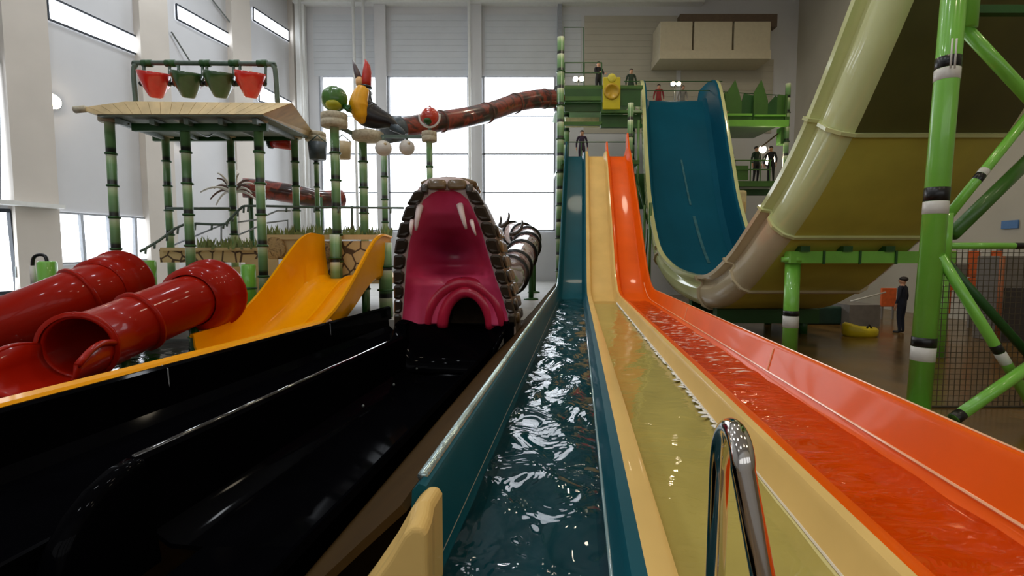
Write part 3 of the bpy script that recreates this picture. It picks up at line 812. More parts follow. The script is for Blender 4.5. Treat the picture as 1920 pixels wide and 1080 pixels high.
vs_ = nt_p.nodes.new('ShaderNodeVectorMath'); vs_.operation = 'MULTIPLY'; vs_.inputs[1].default_value = (1.9,0.5,1.9)
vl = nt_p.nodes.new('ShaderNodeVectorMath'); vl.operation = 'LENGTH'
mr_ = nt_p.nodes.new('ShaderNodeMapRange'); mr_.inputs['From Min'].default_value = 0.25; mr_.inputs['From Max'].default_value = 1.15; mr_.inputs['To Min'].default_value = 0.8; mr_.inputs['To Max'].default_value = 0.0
mc = nt_p.nodes.new('ShaderNodeMixRGB'); mc.inputs[2].default_value = lin((112,20,62))+(1,)  # maroon middle: airbrushed tone with the recess shade painted in
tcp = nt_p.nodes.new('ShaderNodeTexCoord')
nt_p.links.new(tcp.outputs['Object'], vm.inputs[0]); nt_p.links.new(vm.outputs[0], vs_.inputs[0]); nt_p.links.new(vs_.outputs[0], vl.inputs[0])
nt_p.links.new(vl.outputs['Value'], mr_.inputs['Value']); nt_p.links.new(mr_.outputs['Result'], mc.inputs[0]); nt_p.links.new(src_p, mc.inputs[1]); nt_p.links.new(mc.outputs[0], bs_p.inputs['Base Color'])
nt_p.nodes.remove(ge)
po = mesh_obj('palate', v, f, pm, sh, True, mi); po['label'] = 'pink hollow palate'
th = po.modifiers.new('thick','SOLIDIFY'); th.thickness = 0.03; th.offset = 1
# dark folds across the palate and red gum arches round the throat
def arch(cx, cy, rx, ry, th0, th1, rad, m, nm, dd, squash=1.0):
    pts=[];rd=[]
    for k in range(25):
        a = th0+(th1-th0)*k/24
        x = cx+rx*math.cos(a); y = cy-ry*math.sin(a)
        c,w_ = srow(y); u = (x-c)/(w_-border(y)); u = max(-1,min(1,u))
        dp = lerp_table([(350,0.05),(400,0.16),(425,0.40),(455,0.85),(500,1.0),(512,0.80),(520,0.46),(535,0.34),(612,0.34)], y)
        pts.append(at(x,y,sdep(y))+Vector((0,dp*(1-abs(u)**2.2)+dd,0)))
        rd.append(rad*(0.35+0.65*math.sin(PI*min(1,max(0,k/24)))) if nm=='palate_fold' else rad)
    return MB().tube(pts, rd, 10).build(nm, m, sh, True)
arch(872,618,48,68,0,PI,0.10,M['gum'],'gum_arch',0.01)
arch(868,616,76,84,0.0,PI,0.10,M['gum'],'gum_arch',0.055)
MB().ball(at(866,522,7.90), 0.022, 8, 6).build('rivet', M['bandblack'], sh)
# throat tube
tb=[]
for dd in (0.0,0.6,1.6,3.0):
    tb.append([at(872+44*math.cos(a), 620-64*math.sin(a), SH_D+0.22)+Vector((0.0,dd,0.02*dd)) for a in [PI*k/16 for k in range(17)]])
tbo = MB().rings(tb,False).build('throat', M['blackin'], sh, True)
ts = tbo.modifiers.new('thick','SOLIDIFY'); ts.thickness = 0.03
MB().box(tuple(at(830,560,SH_D+3.2)), tuple(at(915,640,SH_D+3.2)+Vector((0,0.05,-0.1)))).build('throat_end', M['blackin'], sh)
# border and back of the head
prof_b = []
ys = [333,336,340,346,352,362,375,390,410,435,460,490,520,550,590,632]
def ring_pts(fac, back):
    L = [spt(y,-fac,back(y)) for y in ys[::-1]]; R = [spt(y,fac,back(y)) for y in ys]
    return L+R
def inner_ring(back):
    L=[];R=[]
    for y in ys:
        y2 = max(y, 356+ (0 if y>356 else 0)); c,w_ = srow(y2); wi = w_-border(y2)
        top = max(0.0,min(1.0,(y2-354)/26.0)); wi *= math.sqrt(max(0.02,1-(1-top)**2))
        if y < 356: wi *= (y-333)/23.0*0.9+0.1
        L.append(at(c-wi,y2,sdep(y2))+Vector((0,back,0))); R.append(at(c+wi,y2,sdep(y2))+Vector((0,back,0)))
    return L[::-1]+R
hb = MB()
hb.rings([inner_ring(0.12), inner_ring(-0.01), ring_pts(0.97,lambda y:-0.03), ring_pts(1.0,lambda y:0.05)], False, False, 0)
hb.build('lip_border', M['hide'], sh, True)
hk = MB()
hk.rings([ring_pts(1.0,lambda y:0.05), ring_pts(1.06,lambda y:0.35), ring_pts(1.10,lambda y:0.8+0.2*(y-333)/300), ring_pts(1.02,lambda y:1.6)], False, False)
nr_ = len(ring_pts(1,lambda y:0)); hk.f.append(tuple(3*nr_+k for k in range(nr_))); hk.m.append(0)
hk.build('head_back', M['hidebrown'], sh, True)
# scale plates round the border
def plate(c, ux, uy, n, w_, h_, m, nm='scale'):
    """rounded, domed plate"""
    mb = MB(); K = 12
    def ring(s, up): return [c + ux*(w_*s*math.copysign(abs(math.cos(a))**0.5,math.cos(a))) + uy*(h_*s*math.copysign(abs(math.sin(a))**0.5,math.sin(a))) + n*up for a in [2*PI*k/K for k in range(K)]]
    mb.rings([ring(1.0,-0.05),ring(1.0,0.008),ring(0.9,0.026),ring(0.55,0.036)], True, True)
    return mb.build(nm, m, sh, True)
edges = [357,386,416,447,477,506,534,561,588,612]
def flush_plate(y0, y1, sgn):
    """a plate that fills its stretch of the border and wraps round its outer edge"""
    g = 0.9; pts=[]
    def fr(y, e): c,w_ = srow(y); b_ = border(y); return sgn*(1-b_/w_*(1-e)) if e<=1 else sgn*(1+(e-1)*b_/w_)
    ya, yb = y0+g, y1-g; h_ = yb-ya
    poly = [(ya,0.36),(ya+0.10*h_,0.16),(ya+0.28*h_,0.06),(ya+0.72*h_,0.06),(ya+0.9*h_,0.16),(yb,0.36),(yb,0.95),(ya+0.92*h_,1.10),(ya+0.08*h_,1.10),(ya,0.95)]
    front = [spt(y, fr(y,e), -0.055-0.02*math.sin(PI*min(1,max(0,e)))) for y,e in poly]
    inner = [spt(y, fr(y,e), 0.02) for y,e in poly]
    cen = sum(front,Vector())/len(front)
    dome = [cen.lerp(q,0.72)+Vector((0,-0.022,0)) for q in front]
    mb = MB(); mb.rings([inner, front, dome], True, True)
    return mb.build('scale', M['scale'], sh)
for s in (-1,1):
    for y0,y1 in zip(edges,edges[1:]): flush_plate(y0,y1,s)
# two plates over the nose and a second row on the flank
for x,y,wv,hv,m in ((819,346,18,9.5,M['scaletop']),(857,346,18,9.5,M['scaletop']),(796,354,7,9,M['scale']),(880,354,7,9,M['scale'])):
    q = at(x,y,6.98); plate(q, Vector((1,0,0)), Vector((0,0.25,0.97)), Vector((0,-0.97,0.25)), wv*7/900, hv*7/900, m)
for r_i in range(3):
    for y0,y1 in zip(edges[2:],edges[3:]):
        y=(y0+y1)/2
        for s in (-1,1):
            q = spt(y, s*(1.06+0.03*r_i), 0.32+0.36*r_i+0.15*(r_i%2))
            uy = (spt(y0,s)-spt(y1,s)); hh=uy.length/2*0.85; uy.normalize()
            ux = Vector((s*0.12,1,0)).normalized(); n = Vector((s,-0.12,0))
            plate(q, ux, uy, n, 0.15, hh, M['scale'] if (r_i+int(y))%3 else M['scaletop'])
for r_i in range(3):
    for s in (-1,-0.35,0.35,1):
        q = spt(352,s*0.75,0.35+0.4*r_i); q.z = spt(334+6*abs(s),0).z+0.04
        plate(q, Vector((1,0,-0.3*s)).normalized(), Vector((0,1,0)), Vector((0.3*s,0,1)).normalized(), 0.13, 0.17, M['scaletop'])
# fangs
def fang(x0,y0,x1,y1,w_):
    a = at(x0,y0,7.08); b = at(x1,y1,7.05); 
    pts = [a.lerp(b,k/6)+Vector((0,-0.05*math.sin(PI*k/6),0)) for k in range(7)]
    MB().tube(pts,[w_*(1-0.62*(k/6)**1.3) for k in range(7)],10).build('fang',M['fang'],sh,True)
fang(788,386,780,432,0.052); fang(773,414,771,441,0.034); fang(862,384,874,429,0.052); fang(884,414,892,441,0.034)
# left cheek column: yellowish panel behind
# snake body tube curling behind, with dark hoops, on posts
sb = root('snake_tube_slide', at(990,520,17), 'mottled pink and white snake-body tube slide with dark hoops behind the head', 'tube slide')
path = smooth_path([at(915,525,9.8),at(945,522,12),at(962,506,14.5),at(980,474,17),at(990,452,19.5),at(976,440,21.5),at(945,436,22.5)],6)
MB().tube(path, 0.50, 20).build('tube_body', M['snakebody'], sb, True)
for i in range(9, len(path)-1, 4):
    t_ = (path[i+1]-path[i-1]).normalized()
    MB().lathe(path[i]-t_*0.06, [(0.51,0),(0.58,0.02),(0.58,0.10),(0.51,0.12)], 24, t_).build('hoop', M['bandblack'], sb, True)
for i in (18,26):
    q = path[i]; MB().tube([(q.x+0.3,q.y,0.9),(q.x+0.3,q.y,q.z-0.2)],0.09,10).build('post',M['dgreen'],sb,True)
    MB().lathe((q.x+0.3,q.y,0.9),[(0.26,0),(0.26,0.04),(0.1,0.08)],16).build('base_plate',M['dgreen'],sb,True)
# curled dark horns above the body
for k,(x,y) in enumerate(((915,425),(930,418),(955,432))):
    q = at(x,y+8,12.5)
    pts = [q+Vector((0.34*math.sin(a),0,0.30*(1-math.cos(a)))) for a in [i*0.26 for i in range(8)]]
    MB().tube(pts,[0.06-0.005*i for i in range(8)],8).build('horn',M['scale'],sb,True)

# ================================================================== amber twin slide
ye = root('water_slide', lane(-5.7,10,0.9), 'amber yellow two-lane slide with high flared side walls', 'water slide')
YP = [(12.4,1.88),(11.7,1.84),(11.1,1.60),(10.4,1.20),(9.6,0.86),(8.9,0.72),(8.1,0.68)]
YS = [(v_.x,v_.y) for v_ in smooth_path([(a,b,0) for a,b in YP],5)]
def ywall(d): return lerp_table([(8.0,0.44),(8.9,0.48),(9.7,0.70),(10.5,0.95),(11.3,1.12),(11.8,1.16),(12.4,1.1)], d)
TL, TR = -6.55, -4.86
rings=[]
for d,z in YS:
    h = ywall(d)
    hr_ = h*0.98
    rings.append([lane(TL-0.07,d,z+h-0.05),lane(TL-0.05,d,z+h),lane(TL,d,z+h),lane(TL+0.03,d,z+h*0.5),lane(TL+0.09,d,z+0.1),lane(TL+0.2,d,z),
      lane(-5.80,d,z),lane(-5.76,d,z+0.03),lane(-5.72,d,z+0.10),lane(-5.68,d,z+0.10),lane(-5.64,d,z+0.03),lane(-5.60,d,z),
      lane(TR-0.2,d,z),lane(TR-0.09,d,z+0.1),lane(TR-0.03,d,z+hr_*0.5),lane(TR,d,z+hr_),lane(TR+0.05,d,z+hr_),lane(TR+0.07,d,z+hr_-0.05)])
o = MB().rings(rings,False).build('trough', M['yellow'], ye, True)
sm = o.modifiers.new('thick','SOLIDIFY'); sm.thickness = 0.035; sm.offset = -1
o.modifiers.new('edges','EDGE_SPLIT').split_angle = math.radians(40)
sweep('edge_wall', [(-5.03,-0.3),(-5.03,0.0),(-5.0,0.03),(-4.83,0.03),(-4.80,0.0),(-4.80,-0.6)], run_path(2.2,9.3,1.19,6), M['yellow'], ye, 0.03, False)
for t_ in (-6.3,-5.1):
    for d in (9.0,11.4):
        MB().tube([lane(t_,d,0.35 if d<11 else 0.9),lane(t_,d,lerp_table(sorted(YS),d)-0.05)],0.06,10).build('support_post',M['dgreen'],ye,True)

# ================================================================== red tube slides
def red_tube(name, pts, r, label, rings_at=(), exit_chute=None, elbow=None):
    t = root(name, pts[0]-Vector((0,0,r+0.3)), label, 'tube slide')
    P = smooth_path(pts, 6)
    # outer and inner surface, open ends
    mb = MB(); mb.tube(P, r, 28, caps=False); 
    o = mb.build('tube', M['red'], t, True); s_ = o.modifiers.new('thick','SOLIDIFY'); s_.thickness = 0.04; s_.offset = -1
    for i in rings_at:
        tg = (P[min(i+1,len(P)-1)]-P[max(i-1,0)]).normalized()
        MB().lathe(P[i]-tg*0.03,[(r*0.98,0),(r+0.05,0.005),(r+0.05,0.055),(r*0.98,0.06)],28,tg,0,False).build('joint_ring',M['red'],t,True)
    return t, P
pts2 = [at(146,652,6.35),at(205,628,7.0),at(288,592,7.7),at(362,562,8.4),at(408,550,9.3)]
rt, P2 = red_tube('tube_slide', pts2, 0.44, 'red tube slide whose open mouth faces the basin', (0,10,19))
# barrel elbow at its top
tg = (P2[20]-P2[17]).normalized()
MB().lathe(P2[19]-tg*0.25,[(0.46,0),(0.56,0.05),(0.60,0.3),(0.61,0.6),(0.65,0.62),(0.65,0.68),(0.5,0.7)],28,tg,0,False).build('elbow_barrel',M['red'],rt,True)
# open chute below the mouth
tg0 = (P2[0]-P2[1]).normalized(); tg1 = Vector((0.16,-0.80,0)).normalized()
rg=[]
for k in range(11):
    s_ = k/10; dirv = tg0.lerp(tg1, min(1,s_*1.3)).normalized(); side = dirv.cross(Vector((0,0,1))).normalized()
    c = P2[0]+tg1*(0.80*s_)+tg0*(0.10*s_)+Vector((0,0,-0.10*s_))
    wid = 0.44*(1+0.20*s_); hi_ = 0.05+0.10*math.sin(PI*s_)
    sec=[c + side*wid*math.cos(a_) + Vector((0,0,1))*(0.44*math.sin(a_)*(1-0.2*s_)) for a_ in [PI+i*PI/16 for i in range(17)]]
    sec[0] += Vector((0,0,hi_)); sec[-1] += Vector((0,0,hi_)); rg.append(sec)
o = MB().rings(rg,False).build('open_chute',M['red'],rt,True); s_=o.modifiers.new('thick','SOLIDIFY'); s_.thickness=0.04
for e in (0,-1):
    MB().tube([r0[e] for r0 in rg],0.04,10).build('chute_rim',M['red'],rt,True)
pts1 = [at(-150,668,8.2),at(-30,628,8.5),at(70,590,8.8),at(150,556,9.2),at(215,532,10.0),at(235,525,11.0)]
rt1, P1 = red_tube('tube_slide', pts1, 0.53, 'red tube slide farther back, running out of the picture at the wall side', (18,24))
tg = (P1[24]-P1[20]).normalized()
MB().lathe(P1[22]-tg*0.2,[(0.53,0),(0.60,0.05),(0.62,0.3),(0.62,0.62),(0.66,0.64),(0.66,0.70),(0.53,0.72)],28,tg,0,False).build('elbow_barrel',M['red'],rt1,True)
for t_,Pq,i in ((rt,P2,8),(rt,P2,18),(rt1,P1,12),(rt1,P1,20)):
    q=Pq[i]; MB().tube([(q.x,q.y,0.35),(q.x,q.y,q.z-0.42)],0.07,10).build('support_post',M['dgreen'],t_,True)

# ================================================================== play structure with canopy and tipping buckets
def pole(parent, base, top, r, nodes=True, name='pole', sp=0.70, m=None):
    base = Vector(base); top = Vector(top)
    o = MB().tube([base, base.lerp(top,0.5), top], r, 14).build(name, m or M['bamboo'], parent, True, origin=top)
    if nodes:
        z = top.z - sp
        while z > base.z + 0.1:
            q = base.lerp(top,(z-base.z)/(top.z-base.z))
            MB().lathe((q.x,q.y,z-0.03),[(r*0.9,0),(r*1.28,0.012),(r*1.28,0.05),(r*0.9,0.06)],14).build('node_ring',M['dgreen'],o,True)
            z -= sp
    return o
def drum(parent, c, r, h, m=None):
    o = MB().lathe(c,[(r*0.94,0),(r,0.02),(r,h*0.46),(r*0.95,h*0.5),(r,h*0.54),(r,h-0.02),(r*0.94,h)],18).build('rope_drum', m or M['drum'], parent, True)
    return o
ps = root('play_structure', at(345,480,11.5), 'bamboo-pole play tower with flat straw-coloured canopy roof', 'play structure')
# canopy roof slab: corners of its lower face
RZ = 5.62
low = [at(180,214,10.3), at(492,214,10.3), at(582,257,14.6), at(300,258,14.6)]
hi = [at(142,203,10.3), at(547,193,10.6), at(588,250,14.8), at(292,252,14.8)]
roof = MB(); roof.hexa([q+Vector((0,0.03,0)) for q in low]+[q+Vector((0,0.03,0)) for q in hi])
roof.build('canopy_roof', [M['wood']], ps)
un = MB(); un.hexa([q+Vector((0,0.03,-0.03)) for q in low]+[q+Vector((0,0.03,-0.003)) for q in low]); un.build('canopy_underside', M['under'], ps)
# straw battens of the raised front fascia
n_b = 18; top_l = [(0.0,at(142,203,10.3)),(0.23,at(235,190,10.4)),(1.0,at(547,193,10.6))]
def top_edge(u):
    for (a_,p_),(b_,q_) in zip(top_l,top_l[1:]):
        if u <= b_: return p_.lerp(q_,(u-a_)/(b_-a_))
    return top_l[-1][1]
for i in range(n_b):
    u0 = i/n_b; u1 = (i+0.96)/n_b; off = Vector((0,0.05,0))
    a2 = low[0].lerp(low[1],u0); b2 = low[0].lerp(low[1],u1); a = top_edge(u0); b = top_edge(u1)
    MB().hexa([a2,b2,b2+off,a2+off,a,b,b+off,a+off]).build('fascia_batten', M['wood'], ps)
MB().tube([at(140,206,10.28),at(160,204,10.3)],0.07,10).build('bamboo_end',M['drum'],ps,True)
# joists under the roof
for k in range(5):
    u = 0.08+0.21*k
    MB().bar(low[0].lerp(low[1],u)+Vector((0,0.2,-0.09)), low[3].lerp(low[2],u)+Vector((0,-0.2,-0.09)), 0.09, 0.12).build('joist', M['pipe'], ps)
MB().bar(low[0]+Vector((0.3,0.6,-0.12)), low[1]+Vector((-0.2,0.6,-0.12)), 0.10, 0.16).build('joist', M['dgreen'], ps)
MB().bar(low[3]+Vector((0.1,-0.4,-0.12)), low[2]+Vector((-0.2,-0.4,-0.12)), 0.10, 0.16).build('joist', M['dgreen'], ps)
for k,(px,d,pyt,r) in enumerate(((205,10.8,228,0.095),(346,11.0,226,0.10),(484,11.0,226,0.10),(310,14.0,256,0.10),(432,14.2,258,0.10),(552,14.2,258,0.10))):
    tp = at(px,pyt,d); bs = Vector((tp.x,tp.y,0.35 if d<11.6 else 0.9))
    pole(ps, bs, tp, r)
    drum(ps, tp-Vector((0,0,0.02)), r*2.1, 0.20)
# slanted strut under the roof on the wall side
MB().tube([at(215,228,10.8),at(300,257,13.8)],0.04,10).build('strut',M['bandblack'],ps,True)
for pts in ([at(358,240,11.2),at(372,250,11.6),at(390,256,12.2),at(405,246,12.6),at(425,243,13)],[at(240,232,11),at(252,240,11.6)]):
    MB().tube(smooth_path(pts,4),0.02,8).build('hose',M['pipe'],ps,True)
# stair platform with mural parapets (right of the red tubes, behind the amber slide)
def parapet(name_m, px0, px1, pyt, pyb, d, dd=0.0, nm='parapet_panel'):
    a = at(px0,pyb,d); b = at(px1,pyt,d+dd)
    v = [Vector((a.x,d,a.z)),Vector((b.x,d+dd,a.z)),Vector((b.x,d+dd+0.06,a.z)),Vector((a.x,d+0.06,a.z))]
    return MB().hexa(v+[Vector((q.x,q.y,b.z)) for q in v]).build(nm,M[name_m],pl)
pl = root('play_platform', at(600,520,13), 'play platform with mural parapet panels behind the amber slide', 'platform')
a = at(400,530,12.9); b = at(735,530,12.9)
MB().box((a.x,12.7,1.72),(b.x,16.5,1.88)).build('platform_floor',M['beige'],pl)
parapet('mural',640,722,452,522,12.75)
parapet('mural',588,638,452,522,12.8)
parapet('beige',498,588,446,486,12.8)
parapet('beige',430,462,500,590,11.9,0.5)
parapet('mural',300,500,468,492,13.2)
parapet('beige',462,520,486,560,12.4)
parapet('beige',500,722,440,449,12.7,0.0,'parapet_cap')
parapet('beige',300,500,464,470,13.1,0.0,'parapet_cap')
for (px,py) in ((515,466),(604,474)):
    q = at(px,py,12.72)
    MB().lathe(q,[(0.30,0),(0.30,0.03),(0.26,0.05),(0.02,0.055)],20,(0,-1,0)).build('medallion',M['medal'],pl,True)['label'] = 'round carved medallion'
for px,py0,py1,d in ((465,496,566,11.7),(627,440,520,12.3),(277,488,530,11.6),(240,478,520,12),(88,490,560,10.6),(722,455,560,12.2)):
    t_ = at(px,py0,d); b_ = Vector((t_.x,d,0.35 if d<11.6 else 0.9))
    if px in (277,465,88):
        g = root('bollard', b_, {277:'short green post between the two red tubes',465:'short green post beside the second red tube and amber slide',88:'short green post with a black hose hoop by the glass door'}[px], 'post', 'short green posts round the basin')
        MB().lathe(b_,[(0.17,0),(0.17,t_.z-b_.z-0.03),(0.14,t_.z-b_.z)],16).build('post_body',M['green'],g,True)
        MB().lathe(b_+Vector((0,0,(t_.z-b_.z)*0.55)),[(0.17,0),(0.185,0.01),(0.185,0.05),(0.17,0.06)],16).build('post_ring',M['dgreen'],g,True)
        if px==88:
            h0=at(62,492,10.6); h1=at(86,490,10.6)
            MB().tube([at(64,535,10.6),at(61,498,10.6)],0.055,10).build('white_nozzle',M['frondw'],g,True)
            MB().tube(smooth_path([at(61,498,10.6),at(63,484,10.6),at(72,478,10.6),at(84,480,10.6),at(89,492,10.6)],5),0.035,8).build('hose_hoop',M['bandblack'],g,True)
    else:
        pole(pl,b_,t_,0.17 if px==722 else 0.12,True,'corner_post',0.6)
# planter foliage along the platform edge
fo = MB(); rnd = random.Random(11)
for k in range(420):
    px = rnd.uniform(498,735) if k%3 else rnd.uniform(370,500); d = rnd.uniform(13.0,15.2)
    base = at(px, 446 if px>498 else 468, d); hh = rnd.uniform(0.12,0.42); ln = Vector((rnd.uniform(-.12,.12),rnd.uniform(-.1,.1),hh))
    w_ = rnd.uniform(.02,.05)
    fo.add([base-Vector((w_,0,0)),base+Vector((w_,0,0)),base+ln*0.6+Vector((w_*0.7,0.02,0)),base+ln],[(0,1,2,3)])
tag(fo.build('planter_foliage',M['leaf']),'pale green tufts of planting along the play platform','plants',kind='stuff')
# nozzle pipe handrail
nr = root('nozzle_pipe', at(345,425,12.4), 'grey-green spray pipe with nozzles running between the bamboo poles', 'pipe')
npath=[at(262,472,11.6),at(300,450,11.9),at(345,421,12.2),at(415,421,12.3),at(430,412,12.35),at(452,390,12.4),at(470,386,12.4),at(560,388,12.5),at(660,389,12.5),at(757,390,12.5)]
MB().tube(smooth_path(npath,3),0.032,8).build('pipe_run',M['pipe'],nr,True)
rnd=random.Random(5)
for i,(a,b) in enumerate(zip(npath,npath[1:])):
    for u in (0.3,0.75):
        q=a.lerp(b,u); MB().tube([q,q+Vector((0,-0.03,-0.14))],0.025,8).build('nozzle',M['pipe'],nr,True)
MB().tube([at(312,391,13.5),at(432,391,13.9)],0.04,8).build('cross_pipe',M['pipe'],nr,True)
MB().tube([at(660,386,12.6),at(660,430,12.6)],0.035,8).build('drop_pipe',M['pipe'],nr,True)
# low railings on the platform
rl = root('stair_railing', at(480,440,15), 'pale grey stair railing behind the bamboo poles', 'railing')
for pts in ([at(300,470,15.5),at(420,420,15.5),at(480,412,15.5),at(520,395,15.5),at(545,395,15.5)],[at(420,452,15.2),at(500,418,15.2),at(540,413,15.2),at(540,445,15.2)],[at(415,420,15.5),at(415,478,15.5)]):
    MB().tube(pts,0.028,8).build('rail',M['greyframe'],rl,True)

# tipping buckets and their frame
fm = root('bucket_frame', at(385,190,12.2), 'green pipe frame above the canopy roof carrying four buckets', 'frame')
FD=12.2
MB().tube(smooth_path([at(256,200,FD),at(251,140,FD),at(255,122,FD),at(272,118,FD),at(495,120,FD),at(512,124,FD),at(517,140,FD),at(520,192,FD)],6),0.06,10).build('hoop_pipe',M['pipe'],fm,True)
for px in (270,318,335,380,388,438,450,498):
    MB().tube([at(px,119,FD),at(px,160,FD)],0.035,8).build('hanger',M['pipe'],fm,True)
for px in (276,320,385,440,492):
    q=at(px,119,FD); MB().tube([q-Vector((0.12,0,0)),q+Vector((0.12,0,0))],0.085,10).build('pipe_clamp',M['dgreen'],fm,True)
BK=[(293,M['bred'],'red tipping bucket hanging at the wall end of the pipe frame'),(354,M['bgreen'],'green tipping bucket hanging next to the wall-end red bucket'),(414,M['bgreen'],'green tipping bucket hanging next to the window-end red bucket'),(471,M['bred'],'red tipping bucket hanging at the window end of the pipe frame')]
for px,m,lb in BK:
    c=at(px,184,FD); t=root('tipping_bucket',c,lb,'bucket','four tipping buckets')
    k=FD/900
    prof_=[(8*k,0),(11*k,2*k),(17.5*k,15*k),(23*k,29*k),(25.5*k,38*k),(26*k,44*k),(24*k,44.5*k),(21*k,30*k),(14*k,16*k),(7*k,5*k)]
    ob=MB().lathe((0,0,0),prof_,22).build('bucket_shell',m,None,True)
    ob.location=c; ob.parent=t; ob.matrix_parent_inverse=Matrix.Translation(-c); ob.rotation_euler=(0.25,0.13,0)
    MB().lathe(c+Vector((0,0,19*k)),[(20.2*k,0),(24.6*k,11*k),(23.5*k,11*k),(19*k,0)],22,(0.13,-0.25,1),0,False).build('bucket_band',M['brown'] if m is M['bgreen'] else M['bred'],t,True)
    for s in (-1,1):
        MB().ball(c+Vector((s*25*k,0,26*k)),0.07,10,8).build('pivot',M['bandblack'],t,True)

# spray posts with figures on top
def spray_post(px, pyt, d, r, dr, dh, label, nm='spray_post', base=0.9):
    tp=at(px,pyt,d); t=root(nm,Vector((tp.x,tp.y,base)),label,'post','bamboo spray posts')
    pole(t,(tp.x,tp.y,base),tp,r)
    drum(t,tp-Vector((0,0,0.05)),dr,dh); return t,tp
tG,pG=spray_post(627,235,12.6,0.115,0.33,0.34,'bamboo post topped by a drum and the green lily ball')
tH,pH=spray_post(680,255,13.4,0.11,0.10,0.08,'bamboo post under the toucan')
tI,pI=spray_post(720,288,15.0,0.09,0.10,0.08,'slim bamboo post behind the toucan with cross bar')
tJ,pJ=spray_post(805,262,12.8,0.08,0.20,0.25,'grey bamboo post carrying the red berry ball')
tK,pK=spray_post(592,262,14.6,0.07,0.30,0.26,'post with a grey drum by the canopy corner')
# green lily ball
c=at(627,186,12.6); k=12.6/900
lb=root('lily_ball',c-Vector((0,0,24*k)),'round green and yellow lily ball tilted on its post','ornament')
def lob(th,ph): return 0.93+0.07*abs(math.cos(ph*4))
MB().ball(c,(24*k,22*k,23*k),40,16,0,lob).build('ball_body',M['leafball'],lb,True)
MB().ball(c+Vector((0.02,-0.09,-0.17)),(15*k,16*k,10*k),20,10).build('yellow_patch',M['leafyellow'],lb,True)
for i in range(6):
    a=i*PI/3; q=c+Vector((0.27,-0.05,-0.2)); 
    MB().tube([q,q+Vector((0.10+0.05*math.cos(a),0.05*math.sin(a),-0.06+0.05*math.cos(a*2))),q+Vector((0.16,0.1*math.sin(a),-0.08+0.08*math.cos(a)))],[0.06,0.05,0.01],8).build('sepal',M['dgreen'],lb,True)
MB().tube([c-Vector((0,0,22*k)),pG+Vector((0,0,0.28))],0.08,10).build('stalk',M['dgreen'],lb,True)
# red berry ball in a white ring
c=at(806,219,12.8); k=12.8/900
bb=root('berry_ball',c-Vector((0,0,18*k)),'red berry ball in a white ring on the grey post','ornament')
MB().ball(c,(17*k,17*k,17*k),36,14,0,lambda th,ph:0.95+0.05*abs(math.cos(ph*3))).build('ball_body',M['berry'],bb,True)
MB().lathe(c+Vector((0,0,15*k)),[(5*k,0),(2.5*k,3*k),(0.3*k,6*k)],10).build('tip',M['berry'],bb,True)
MB().ball(c+Vector((-2*k,-6*k,-9*k)),(9*k,11*k,7*k),14,8).build('dark_calyx',M['dgreen'],bb,True)
ringp=[c+Vector((18.5*k*math.cos(a),-0.05,-1*k+18.5*k*math.sin(a))) for a in [PI*0.92+i*PI*1.16/20 for i in range(21)]]
MB().tube(ringp,0.03,8).build('ring',M['frondw'],bb,True)
MB().tube([c-Vector((0,0,17*k)),pJ+Vector((0,0,0.2))],0.05,8).build('stalk',M['pipe'],bb,True)
# toucan
k=13.2/900
tc_=root('toucan_figure',at(690,245,13.2),'toucan figure with amber chest and open beak raised to the ceiling','bird figure')
body=[at(745,240,13.2),at(728,228,13.2),at(708,222,13.2),at(690,214,13.2),at(681,198,13.2),at(681,182,13.2),at(684,168,13.2)]
bp_=smooth_path(body,5); br=[]
rt_=[(0,4),(0.17,13),(0.35,20),(0.5,24),(0.65,22),(0.8,16.5),(0.92,13.5),(1.0,12)]
for i in range(len(bp_)): br.append(lerp_table(rt_,i/(len(bp_)-1))*k)
MB().tube(bp_,br,22).build('body',M['toucan_black'],tc_,True)
ch=smooth_path([at(681,232,12.98),at(675,214,12.90),at(672,198,12.88),at(675,182,12.9),at(681,167,12.98)],5)
MB().tube(ch,[lerp_table([(0,3),(0.2,13),(0.5,17),(0.8,14),(1,11)],i/(len(ch)-1))*k for i in range(len(ch))],20).build('amber_chest',M['toucan_yellow'],tc_,True)
MB().lathe(at(684,166,13.15),[(12.5*k,0),(13*k,2*k),(12*k,4*k)],18).build('collar',M['toucan_black'],tc_,True)
MB().tube([at(686,163,13.2),at(687,150,13.2),at(688,136,13.2),at(688,124,13.2),at(685,111,13.2)],[9.5*k,9*k,8*k,6*k,1*k],14).build('upper_beak',M['beak_red'],tc_,True)
MB().tube([at(676,163,13.15),at(674,154,13.15),at(673,146,13.15)],[7*k,7*k,6*k],14).build('beak_root',M['beak_tan'],tc_,True)
MB().tube([at(673,148,13.15),at(669,136,13.15),at(665,124,13.15),at(661,113,13.15)],[6*k,5.5*k,3.5*k,0.8*k],12).build('lower_beak',M['beak_grey'],tc_,True)
for s in (-1,1): MB().ball(at(693,172,13.2)+Vector((0,s*0.16,0)),0.04,10,8).build('eye',M['bandwhite'],tc_,True)
MB().tube([at(735,236,13.2),at(752,246,13.2),at(760,252,13.2)],[9*k,6*k,3*k],10).build('tail',M['bucketgrey'],tc_,True)
